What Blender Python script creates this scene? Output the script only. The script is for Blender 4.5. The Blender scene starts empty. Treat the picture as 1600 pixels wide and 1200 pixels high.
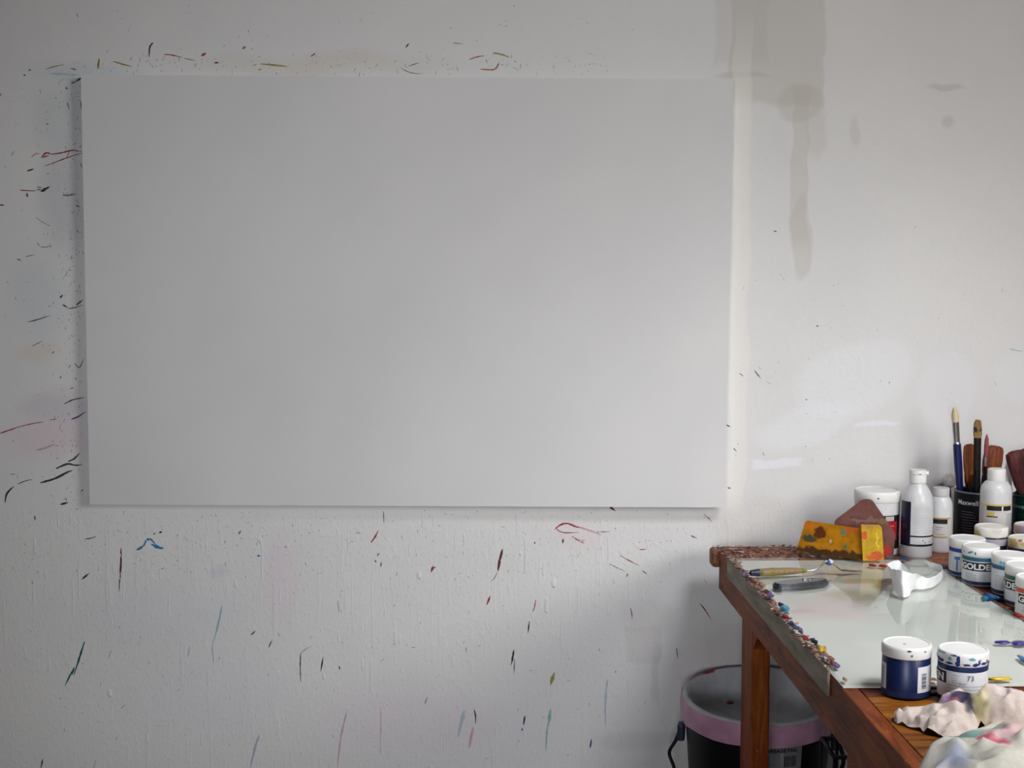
import bpy, bmesh, math, random
from math import sin, cos, pi, atan, atan2, sqrt, radians
from mathutils import Vector, Matrix, Quaternion, noise as mnoise

S = bpy.context.scene
COL = S.collection
rnd = random.Random(7)

# ------------------------------------------------------------------ camera
F = 2100.0                      # focal length in pixels of the 1600x1200 frame
CAM = Vector((0, 0, 1.36))
PITCH = atan(180 / F)
YAW = atan(15 / F)
cd = bpy.data.cameras.new('camera')
cam = bpy.data.objects.new('camera', cd)
COL.objects.link(cam)
cam.location = CAM
cam.rotation_euler = (pi / 2 - PITCH, 0, -YAW)
cd.sensor_fit = 'HORIZONTAL'
cd.sensor_width = 36
cd.lens = 36 * F / 1600
cd.clip_start = .02
S.camera = cam

# ------------------------------------------------------------------ world (overcast sky through one window)
W = bpy.data.worlds.new('overcast_sky')
S.world = W
W.use_nodes = True
nt = W.node_tree
nt.nodes.clear()
out = nt.nodes.new('ShaderNodeOutputWorld')
bg = nt.nodes.new('ShaderNodeBackground')
tc = nt.nodes.new('ShaderNodeTexCoord')
sx = nt.nodes.new('ShaderNodeSeparateXYZ')
rp = nt.nodes.new('ShaderNodeValToRGB')
nt.links.new(tc.outputs['Generated'], sx.inputs[0])
mr = nt.nodes.new('ShaderNodeMapRange')
mr.inputs[1].default_value = -1
mr.inputs[2].default_value = 1
nt.links.new(sx.outputs[2], mr.inputs[0])
nt.links.new(mr.outputs[0], rp.inputs[0])
e = rp.color_ramp.elements
e[0].position = .0
e[0].color = (.10, .10, .09, 1)
e[1].position = 1
e[1].color = (.95, .98, 1.04, 1)
for p_, c_ in ((.49, (.12, .12, .11, 1)), (.51, (.34, .35, .37, 1))):
    q_ = e.new(p_)
    q_.color = c_
nt.links.new(rp.outputs[0], bg.inputs[0])
bg.inputs[1].default_value = 2.0
nt.links.new(bg.outputs[0], out.inputs[0])

WIN_Y0, WIN_Y1, WIN_Z0, WIN_Z1 = -.95, .25, 1.55, 2.6     # opening in the right wall
ROOM_R = 2.85
pl = bpy.data.lights.new('window_portal', 'AREA')
pl.shape = 'RECTANGLE'
pl.size = WIN_Y1 - WIN_Y0
pl.size_y = WIN_Z1 - WIN_Z0
pl.cycles.is_portal = True
po = bpy.data.objects.new('window_portal', pl)
COL.objects.link(po)
po.location = (ROOM_R + .11, (WIN_Y0 + WIN_Y1) / 2, (WIN_Z0 + WIN_Z1) / 2)
po.rotation_euler = (pi / 2, 0, pi / 2)
def area_lamp(name, loc, aim, w_, h_, watts, col, spread):
    kl = bpy.data.lights.new(name, 'AREA')
    kl.shape = 'RECTANGLE'
    kl.size, kl.size_y = w_, h_
    kl.energy = watts
    kl.color = col
    kl.spread = radians(spread)
    ko = bpy.data.objects.new(name, kl)
    COL.objects.link(ko)
    ko.location = loc
    ko.rotation_mode = 'QUATERNION'
    ko.rotation_quaternion = (Vector(aim) - ko.location).to_track_quat('-Z', 'Y')
area_lamp('window_daylight', (2.55, -.4, 1.95), (.36, 3.0, 1.00), 1.3, 1.1, 11.8, (1, .975, .935), 76)
area_lamp('rear_fill', (-.9, -2.45, 1.25), (-.06, 3.0, 1.12), 1.3, .7, 5.4, (.955, .972, 1.03), 43)  # added fill lamp behind the camera; the wall there has no window
area_lamp('skylight', (1.25, 1.25, 2.70), (.90, 2.25, .75), .8, .8, 13, (.97, .985, 1.02), 68)
S.view_settings.view_transform = 'Standard'
S.view_settings.look = 'None'
S.view_settings.gamma = 1
S.view_settings.use_curve_mapping = False
S.view_settings.exposure = -0.07
S.cycles.max_bounces = 10
S.cycles.diffuse_bounces = 6
S.cycles.transparent_max_bounces = 12

# ------------------------------------------------------------------ pixel -> place helpers (real depth comes from the plane hit)
def ray(px, py):
    d = Vector(((px - 800) / F, (600 - py) / F, -1))
    return (Matrix.Rotation(-YAW, 3, 'Z') @ Matrix.Rotation(pi / 2 - PITCH, 3, 'X')) @ d
def on_z(px, py, z):
    d = ray(px, py)
    return CAM + d * ((z - CAM.z) / d.z)
def on_y(px, py, y):
    d = ray(px, py)
    return CAM + d * (y / d.y)
TY = atan(50 / F)               # the bench stands a little askew to the wall
TC, TS = cos(TY), sin(TY)
def to_uv(p):
    return (p.x * TC + p.y * TS, -p.x * TS + p.y * TC)
def from_uv(u, v, z=0):
    return Vector((u * TC - v * TS, u * TS + v * TC, z))

# ------------------------------------------------------------------ materials
def lin(r, g, b):
    f = lambda c: (c / 255 / 12.92) if c / 255 <= .04045 else ((c / 255 + .055) / 1.055) ** 2.4
    return (f(r), f(g), f(b), 1)

class NT:
    """small node builder"""
    def __init__(s, name):
        s.m = bpy.data.materials.new(name)
        s.m.use_nodes = True
        s.t = s.m.node_tree
        s.t.nodes.clear()
        s.out = s.n('OutputMaterial')
        s.coord = s.n('TexCoord').outputs['Object']
    def n(s, k):
        return s.t.nodes.new('ShaderNode' + k)
    def l(s, a, b):
        s.t.links.new(a, b)
    def put(s, inp, v):
        if hasattr(v, 'is_output') or isinstance(v, bpy.types.NodeSocket):
            s.l(v, inp)
        else:
            inp.default_value = v
    def math(s, op, a, b=0.0, clamp=False):
        n = s.n('Math')
        n.operation = op
        n.use_clamp = clamp
        s.put(n.inputs[0], a)
        s.put(n.inputs[1], b)
        return n.outputs[0]
    def vec(s, op, a, b=(0, 0, 0)):
        n = s.n('VectorMath')
        n.operation = op
        s.put(n.inputs[0], a)
        s.put(n.inputs[1], b)
        return n
    def noise(s, scale, detail=4, rough=.5, vec=None, dist=0):
        n = s.n('TexNoise')
        s.l(vec or s.coord, n.inputs['Vector'])
        n.inputs['Scale'].default_value = scale
        n.inputs['Detail'].default_value = detail
        n.inputs['Roughness'].default_value = rough
        n.inputs['Distortion'].default_value = dist
        return n
    def scaled(s, v3):
        n = s.n('Mapping')
        s.l(s.coord, n.inputs[0])
        n.inputs['Scale'].default_value = v3
        return n.outputs[0]
    def ramp(s, fac, stops):
        n = s.n('ValToRGB')
        s.l(fac, n.inputs[0])
        e = n.color_ramp.elements
        e[0].position, e[0].color = stops[0]
        e[1].position, e[1].color = stops[-1]
        for p, c in stops[1:-1]:
            q = e.new(p)
            q.color = c
        return n.outputs[0]
    def rng(s, v, a, b, c=0, d=1):
        n = s.n('MapRange')
        n.interpolation_type = 'SMOOTHSTEP'
        s.put(n.inputs[0], v)
        for i, x in enumerate((a, b, c, d)):
            n.inputs[i + 1].default_value = x
        return n.outputs[0]
    def mix(s, f, a, b, mode='MIX'):
        n = s.n('MixRGB')
        n.blend_type = mode
        s.put(n.inputs[0], f)
        s.put(n.inputs[1], a)
        s.put(n.inputs[2], b)
        return n.outputs[0]
    def warp(s, amp, scale, vec=None):
        n = s.noise(scale, 3, .55, vec)
        d = s.vec('SUBTRACT', n.outputs['Color'], (.5, .5, .5)).outputs[0]
        d = s.vec('MULTIPLY', d, (amp * 2,) * 3).outputs[0]
        return s.vec('ADD', vec or s.coord, d).outputs[0]
    def spot(s, col, vec, c, r, color, strength=1.0, soft=.25, box=False, rot=0, axis='Y'):
        """lay a patch of colour (a stain, a paint mark) with its own outline over col"""
        d = s.vec('SUBTRACT', vec, c).outputs[0]
        if rot:
            vr = s.n('VectorRotate')
            vr.rotation_type = axis + '_AXIS'
            s.l(d, vr.inputs['Vector'])
            vr.inputs['Angle'].default_value = rot
            d = vr.outputs[0]
        d = s.vec('DIVIDE', d, r).outputs[0]
        if box:
            a = s.vec('ABSOLUTE', d).outputs[0]
            sp = s.n('SeparateXYZ')
            s.l(a, sp.inputs[0])
            v = s.math('MAXIMUM', s.math('MAXIMUM', sp.outputs[0], sp.outputs[1]), sp.outputs[2])
        else:
            v = s.vec('LENGTH', d).outputs['Value']
        f = s.rng(v, 1 + soft / 2, 1 - soft / 2, 0, strength)
        return s.mix(f, col, color)
    def bsdf(s, col, rough=.6, spec=.5, bump=None, dist=.001, metal=0, trans=0, sss=0, coat=0):
        b = s.n('BsdfPrincipled')
        s.put(b.inputs['Base Color'], col)
        s.put(b.inputs['Roughness'], rough)
        b.inputs['Specular IOR Level'].default_value = spec
        b.inputs['Metallic'].default_value = metal
        b.inputs['Transmission Weight'].default_value = trans
        b.inputs['Coat Weight'].default_value = coat
        if bump is not None:
            u = s.n('Bump')
            u.inputs['Distance'].default_value = dist
            s.l(bump, u.inputs['Height'])
            s.l(u.outputs[0], b.inputs['Normal'])
        s.l(b.outputs[0], s.out.inputs[0])
        return s.m

_plain = {}
def plain(name, rgb, rough=.55, spec=.5, var=.08, scale=40, bump=0, metal=0, speck=None, coat=0):
    """one colour with slight mottling (and optional specks of stray paint)"""
    if name in _plain:
        return _plain[name]
    n = NT(name)
    c = lin(*rgb)
    d = tuple(x * (1 - var) for x in c[:3]) + (1,)
    nz = n.noise(scale, 4)
    col = n.mix(n.rng(nz.outputs[0], .35, .65), c, d)
    if speck:
        v = n.noise(scale * 4, 2)
        col = n.mix(n.rng(v.outputs[0], .70, .72), col, lin(*speck))
    m = n.bsdf(col, rough, spec, nz.outputs[0] if bump else None, bump or .001, metal, coat=coat)
    _plain[name] = m
    return m

# ------------------------------------------------------------------ object helpers
def link(name, me, mats=None, parent=None, smooth=False):
    o = bpy.data.objects.new(name, me)
    COL.objects.link(o)
    if mats:
        for m in (mats if isinstance(mats, (list, tuple)) else [mats]):
            me.materials.append(m)
    if parent:
        o.parent = parent
    if smooth:
        me.polygons.foreach_set('use_smooth', [True] * len(me.polygons))
    return o
def mesh(name, verts, faces, mats=None, parent=None, smooth=False):
    me = bpy.data.meshes.new(name)
    me.from_pydata([tuple(v) for v in verts], [], faces)
    me.update()
    return link(name, me, mats, parent, smooth)
def from_bm(name, bm, mats=None, parent=None, smooth=False, sharp=None):
    me = bpy.data.meshes.new(name)
    bmesh.ops.recalc_face_normals(bm, faces=bm.faces)
    bm.to_mesh(me)
    bm.free()
    o = link(name, me, mats, parent, smooth)
    if sharp:
        me.set_sharp_from_angle(angle=radians(sharp))
    return o
def thing(name, label, cat, loc=(0, 0, 0), rz=0.0, group=None):
    o = bpy.data.objects.new(name, None)
    o.empty_display_size = .05
    COL.objects.link(o)
    o.location = loc
    o.rotation_euler = (0, 0, rz)
    o['label'] = label
    o['category'] = cat
    if group:
        o['group'] = group
    return o
def tag(o, label, cat, group=None):
    o['label'] = label
    o['category'] = cat
    if group:
        o['group'] = group
    return o
def struct(o):
    o['kind'] = 'structure'
    return o
def box_bm(bm, x0, x1, y0, y1, z0, z1, bev=0, seg=2):
    v = [bm.verts.new(p) for p in ((x0, y0, z0), (x1, y0, z0), (x1, y1, z0), (x0, y1, z0),
                                   (x0, y0, z1), (x1, y0, z1), (x1, y1, z1), (x0, y1, z1))]
    fs = [bm.faces.new([v[i] for i in f]) for f in ((3, 2, 1, 0), (4, 5, 6, 7), (0, 1, 5, 4), (1, 2, 6, 5), (2, 3, 7, 6), (3, 0, 4, 7))]
    if bev:
        es = list({ed for f in fs for ed in f.edges})
        bmesh.ops.bevel(bm, geom=es, offset=bev, segments=seg, affect='EDGES', profile=.5)
def box(name, b, mat, parent=None, bev=0, seg=2):
    bm = bmesh.new()
    box_bm(bm, *b, bev, seg)
    return from_bm(name, bm, mat, parent)
def lathe(name, prof, mat, parent=None, seg=44, cap0=True, cap1=True, squash=1.0, sharp=35, loc=None):
    vs, fs = [], []
    for r, z in prof:
        for i in range(seg):
            a = 2 * pi * i / seg
            vs.append((r * cos(a), r * sin(a) * squash, z))
    for k in range(len(prof) - 1):
        for i in range(seg):
            j = (i + 1) % seg
            fs.append((k * seg + i, k * seg + j, (k + 1) * seg + j, (k + 1) * seg + i))
    if cap0:
        fs.append(tuple(range(seg - 1, -1, -1)))
    if cap1:
        b = (len(prof) - 1) * seg
        fs.append(tuple(b + i for i in range(seg)))
    o = mesh(name, vs, fs, mat, parent, True)
    o.data.set_sharp_from_angle(angle=radians(sharp))
    if loc:
        o.location = loc
    return o
def ang(a):                     # degrees to the right of the side that faces the camera -> angle in the thing's own frame
    return radians(-90 + a)
def cyl_patch(name, r, z0, z1, a0, a1, mat, parent, n=None, thick=.0004):
    n = n or max(3, int(abs(a1 - a0) / 6))
    vs, fs = [], []
    for i in range(n + 1):
        a = ang(a0 + (a1 - a0) * i / n)
        for (rr, z) in ((r - .0003, z0), (r + thick, z0), (r + thick, z1), (r - .0003, z1)):
            vs.append((rr * cos(a), rr * sin(a), z))
    for i in range(n):
        b, c = 4 * i, 4 * i + 4
        for k in range(4):
            m = (k + 1) % 4
            fs.append((b + k, c + k, c + m, b + m))
    fs += [(3, 2, 1, 0), (4 * n, 4 * n + 1, 4 * n + 2, 4 * n + 3)]
    return mesh(name, vs, fs, mat, parent)
def cyl_bars(name, r, bars, mat, parent, thick=.0005):
    """small print: bars of (a0, a1, z0, z1) on a cylinder, one mesh"""
    vs, fs = [], []
    for a0, a1, z0, z1 in bars:
        n = max(1, int(abs(a1 - a0) / 8))
        for i in range(n):
            b = len(vs)
            for q in (i, i + 1):
                a = ang(a0 + (a1 - a0) * q / n)
                for z in (z0, z1):
                    vs.append(((r + thick) * cos(a), (r + thick) * sin(a), z))
            fs.append((b, b + 2, b + 3, b + 1))
    return mesh(name, vs, fs, mat, parent)
def cyl_blob(name, r, spots, mat, parent, thick=.0007, sd=0):
    """irregular dabs of paint (a, z, half width in m, half height) on a cylinder wall"""
    rr = random.Random(sd)
    for a, z, w, h in spots:
        aa = ang(a)
        vs = [((r + thick) * cos(aa), (r + thick) * sin(aa), z)]
        k = 12
        for i in range(k):
            t = 2 * pi * i / k
            q = rr.uniform(.6, 1.15)
            a2 = aa + w * q * cos(t) / r
            vs.append(((r + .0002) * cos(a2), (r + .0002) * sin(a2), z + h * q * sin(t)))
        mesh(name, vs, [(0, 1 + i, 1 + (i + 1) % k) for i in range(k)], mat, parent, True)
def text_mesh(body, size, bold=0.0, spacing=1.0):
    cu = bpy.data.curves.new('lettering_curve', 'FONT')
    cu.body = body
    cu.size = size
    cu.offset = bold
    cu.space_character = spacing
    cu.align_x = 'LEFT'
    cu.resolution_u = 3
    ob = bpy.data.objects.new('lettering_curve', cu)
    me = bpy.data.meshes.new_from_object(ob)
    me.materials.clear()
    bpy.data.objects.remove(ob)
    bpy.data.curves.remove(cu)
    return me
def cyl_text(name, body, r, a0, z, height, mat, parent, bold=0.0, width=None, spacing=1.0, thick=.0008):
    """letters wrapped round a cylinder, starting at angle a0"""
    me = text_mesh(body, height / .72, bold, spacing)
    xs = [v.co.x for v in me.vertices]
    ys = [v.co.y for v in me.vertices]
    x0, w = min(xs), max(xs) - min(xs)
    y0, h = min(ys), max(ys) - min(ys)
    k = (width / w) if width else 1
    for v in me.vertices:
        a = ang(a0) + (v.co.x - x0) * k / r
        v.co = Vector(((r + thick) * cos(a), (r + thick) * sin(a), z + (v.co.y - y0) * height / h))
    me.name = name
    return link(name, me, mat, parent)
def facing(p):                  # turn that makes a thing's local -Y look at the camera
    return atan2(p.y - CAM.y, p.x - CAM.x) - pi / 2
def tube(name, pts, r, mat, parent=None, seg=8, closed=False):
    pts = [Vector(p) for p in pts]
    rs = r if isinstance(r, (list, tuple)) else [r] * len(pts)
    vs, fs = [], []
    up = Vector((0.12, .23, .97)).normalized()
    for i, p in enumerate(pts):
        t = (pts[min(i + 1, len(pts) - 1)] - pts[max(i - 1, 0)]).normalized()
        s = t.cross(up)
        if s.length < 1e-4:
            s = t.cross(Vector((1, 0, 0)))
        s.normalize()
        q = s.cross(t)
        for k in range(seg):
            a = 2 * pi * k / seg
            vs.append(p + (s * cos(a) + q * sin(a)) * rs[i])
    n = len(pts)
    for i in range(n - 1):
        for k in range(seg):
            m = (k + 1) % seg
            fs.append((i * seg + k, i * seg + m, (i + 1) * seg + m, (i + 1) * seg + k))
    fs.append(tuple(range(seg - 1, -1, -1)))
    fs.append(tuple((n - 1) * seg + k for k in range(seg)))
    return mesh(name, vs, fs, mat, parent, True)
def smooth_path(pts, n):
    """Catmull-Rom through pts"""
    pts = [Vector(p) for p in pts]
    P = [pts[0]] + pts + [pts[-1]]
    res = []
    for i in range(len(pts) - 1):
        a, b, c, d = P[i:i + 4]
        for k in range(n):
            t = k / n
            res.append(.5 * ((2 * b) + (c - a) * t + (2 * a - 5 * b + 4 * c - d) * t * t + (3 * b - a - 3 * c + d) * t ** 3))
    res.append(pts[-1])
    return res

# ================================================================== THE ROOM
WALL_Y = 3.0
def wx(px, py):
    return on_y(px, py, WALL_Y)
n = NT('white_studio_wall')
wv = n.warp(.018, 9)
wv2 = n.warp(.04, 5)
big = n.noise(2.2, 5, .6)
fine = n.noise(60, 5, .6)
base = n.mix(n.rng(big.outputs[0], .35, .65), lin(229, 228, 226), lin(224, 223, 222))
def wspot(col, px, py, hw, hh, rgb, st, soft=.3, boxy=False, rot=0, v=None):
    c = wx(px, py)
    k = WALL_Y / F
    return n.spot(col, v or wv, (c.x, WALL_Y, c.z), (hw * k, 1.0, hh * k), lin(*rgb), st, soft, boxy, rot)
# old stains, patched plaster and touched-up paint
TAN = (196, 190, 180)
base = wspot(base, 1215, 40, 72, 120, TAN, .45, .10, True)
base = wspot(base, 1160, -10, 42, 105, TAN, .28, .15, True)
base = wspot(base, 1250, 160, 36, 30, TAN, .4, .35)
base = wspot(base, 1250, 260, 13, 120, TAN, .40, .30, True)
base = wspot(base, 1252, 370, 15, 68, TAN, .38, .3)
base = wspot(base, 1275, 205, 16, 42, TAN, .28, .6)
base = wspot(base, 1160, 118, 40, 5, TAN, .5, .8)
base = wspot(base, 1335, 205, 8, 22, TAN, .3, .8)
base = wspot(base, 1478, 137, 26, 5, (165, 163, 160), .3, .9)
base = wspot(base, 1482, 193, 10, 9, (190, 188, 185), .4, .9)
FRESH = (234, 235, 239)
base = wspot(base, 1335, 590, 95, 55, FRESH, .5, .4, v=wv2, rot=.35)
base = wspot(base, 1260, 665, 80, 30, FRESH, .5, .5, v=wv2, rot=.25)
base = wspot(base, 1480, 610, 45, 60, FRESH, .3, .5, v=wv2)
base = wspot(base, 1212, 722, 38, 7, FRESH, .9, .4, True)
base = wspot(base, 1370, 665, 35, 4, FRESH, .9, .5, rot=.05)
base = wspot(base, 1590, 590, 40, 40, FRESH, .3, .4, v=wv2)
base = wspot(base, 1156, 480, 13, 395, (236, 233, 226), .6, .5, True)
GREY = (202, 196, 194)
base = wspot(base, 1003, 1010, 28, 29, GREY, .3, .25, True)
base = wspot(base, 1024, 1055, 6, 42, GREY, .4, .6, True)
base = wspot(base, 1015, 965, 40, 30, GREY, .35, .9)
base = wspot(base, 1000, 1160, 60, 18, (190, 188, 190), .3, 1.0, v=wv2)
base = wspot(base, 1180, 815, 60, 38, (212, 207, 202), .5, .9, v=wv2)
base = wspot(base, 1130, 1010, 50, 40, (205, 199, 194), .5, .9, v=wv2)
for (px, py, hw, hh, rgb, st) in ((95, 200, 40, 70, (196, 202, 204), .5), (100, 320, 36, 60, (186, 186, 192), .5), (75, 690, 60, 28, (226, 205, 212), .6),
                                  (90, 640, 50, 24, (206, 196, 206), .5), (345, 890, 14, 10, (200, 204, 222), .5), (240, 960, 150, 60, (216, 219, 224), .5),
                                  (900, 835, 50, 22, (232, 212, 218), .35), (440, 910, 24, 60, (226, 214, 220), .6), (60, 545, 30, 14, (222, 212, 200), .6),
                                  (60, 460, 40, 60, (205, 212, 216), .5), (330, 1090, 120, 60, (214, 216, 224), .4), (640, 1130, 130, 50, (224, 214, 220), .5),
                                  (130, 110, 70, 16, (205, 212, 216), .6), (500, 100, 160, 16, (214, 208, 196), .5)):
    base = wspot(base, px, py, hw, hh, rgb, st, 1.2, v=wv2)
# drip relief on the lower wall: runs of old white paint, stretched downwards
runs = n.noise(34, 5, .62, n.scaled((1, 1, .11)))
pits = n.noise(95, 3, .6, n.scaled((1, 1, .55)))
sp = n.n('SeparateXYZ')
n.l(n.coord, sp.inputs[0])
zl = wx(800, 800).z
low = n.rng(sp.outputs[2], zl + .06, zl - .05)
h1 = n.math('MULTIPLY', n.rng(runs.outputs[0], .54, .70), low)
hh = n.math('ADD', n.math('MULTIPLY', h1, .30), n.math('MULTIPLY', fine.outputs[0], .30))
hh = n.math('ADD', hh, n.math('MULTIPLY', n.math('MULTIPLY', n.rng(pits.outputs[0], .50, .68), low), .22))
# faint grime specks
spk = n.noise(210, 2, .5)
base = n.mix(n.math('MULTIPLY', n.rng(spk.outputs[0], .70, .76), .35), base, lin(120, 118, 122))
WALL_M = n.bsdf(base, .55, .35, hh, .0022)

x0, x1, y0, HGT = -2.5, ROOM_R, -2.6, 2.75
PAINT = plain('plain_white_wall', (190, 186, 180), .7, .3, .04, 6)
wall_back = struct(box('wall_back', (x0 - .1, x1 + .1, WALL_Y, WALL_Y + .12, 0, HGT), WALL_M))
struct(box('wall_left', (x0 - .12, x0, y0, WALL_Y, 0, HGT), PAINT))
struct(box('wall_front', (x0, x1, y0 - .12, y0, 0, HGT), PAINT))
bm = bmesh.new()
for b in ((x1, x1 + .12, y0, WIN_Y0, 0, HGT), (x1, x1 + .12, WIN_Y1, WALL_Y, 0, HGT),
          (x1, x1 + .12, WIN_Y0, WIN_Y1, 0, WIN_Z0), (x1, x1 + .12, WIN_Y0, WIN_Y1, WIN_Z1, HGT)):
    box_bm(bm, *b)
struct(from_bm('wall_right', bm, PAINT))
struct(box('ceiling', (x0, x1, y0, WALL_Y, HGT, HGT + .1), plain('ceiling_boards', (112, 98, 84), .8, .2, .2, 5)))
nf = NT('painted_concrete_floor')
fz = nf.noise(3, 6, .6)
struct(box('floor', (x0, x1, y0, WALL_Y, -.1, 0), nf.bsdf(nf.ramp(fz.outputs[0], [(.3, lin(52, 50, 48)), (.7, lin(78, 75, 72))]), .55, .4)))
wf = thing('window_1', 'x', 'window', (x1 + .04, (WIN_Y0 + WIN_Y1) / 2, WIN_Z0))
for k in ('label', 'category'):
    del wf[k]
struct(wf)
FR = plain('white_window_paint', (225, 224, 220), .4, .5, .04, 20)
hw_, hh_ = (WIN_Y1 - WIN_Y0) / 2, WIN_Z1 - WIN_Z0
for nm, b in (('window_frame', (0, .05, -hw_, -hw_ + .05, 0, hh_)), ('window_frame', (0, .05, hw_ - .05, hw_, 0, hh_)),
              ('window_frame', (0, .05, -hw_ + .05, hw_ - .05, 0, .05)), ('window_frame', (0, .05, -hw_ + .05, hw_ - .05, hh_ - .05, hh_)),
              ('window_frame', (.005, .045, -.02, .02, .05, hh_ - .05))):
    box(nm, b, FR, wf, .004)

# ------------------------------------------------------------------ marks of paint on the wall
PC = dict(blk=(18, 20, 30), red=(150, 22, 44), dred=(92, 10, 22), teal=(20, 84, 92), dteal=(14, 46, 62), blue=(26, 122, 176), navy=(24, 32, 110),
          ochre=(152, 116, 48), orange=(160, 92, 30), olive=(150, 146, 62), pink=(208, 172, 182), lav=(184, 180, 198), ltblue=(188, 200, 212),
          ltteal=(146, 184, 192), gray=(120, 120, 128), ltgray=(158, 158, 164), green=(72, 128, 56), mint=(150, 190, 178), purple=(104, 60, 110), white=(226, 225, 224))
def pm(k):
    return plain('wall_paint_' + k, PC[k], .45, .5, .15, 90)
def stroke_geo(pts, w, vs, fs, h=.0007, wob=.25, rr=rnd, taper=True):
    """a dash of paint lying on the wall: tapering ridge through wall points (pixels)"""
    P = [wx(*p) for p in pts]
    if len(P) > 2:
        P = smooth_path(P, 5)
    else:
        P = [P[0].lerp(P[-1], t / 5) for t in range(6)]
    k = WALL_Y / F
    b = len(vs)
    m = len(P)
    for i, p in enumerate(P):
        t = (P[min(i + 1, m - 1)] - P[max(i - 1, 0)])
        t = t.normalized() if t.length > 1e-6 else Vector((0, 0, 1))
        s = Vector((t.z, 0, -t.x))
        f = i / (m - 1)
        prof = (.25 + .75 * sin(pi * (.12 + .86 * f)) ** .7) if taper else (1 if 0 < i < m - 1 else .6)
        hw = w * k / 2 * prof * (1 + rr.uniform(-wob, wob))
        vs += [Vector((p.x, WALL_Y + .0004, p.z)) - s * hw, Vector((p.x, WALL_Y - h * prof, p.z)), Vector((p.x, WALL_Y + .0004, p.z)) + s * hw]
    vs += [P[0] - (P[1] - P[0]).normalized() * w * k * .3, P[-1] + (P[-1] - P[-2]).normalized() * w * k * .3]
    for i in range(m - 1):
        a, c = b + 3 * i, b + 3 * i + 3
        fs += [(a, c, c + 1, a + 1), (a + 1, c + 1, c + 2, a + 2)]
    e_ = b + 3 * m
    fs += [(e_, b, b + 1), (e_, b + 1, b + 2), (e_ + 1, e_ - 2, e_ - 3), (e_ + 1, e_ - 1, e_ - 2)]
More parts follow.
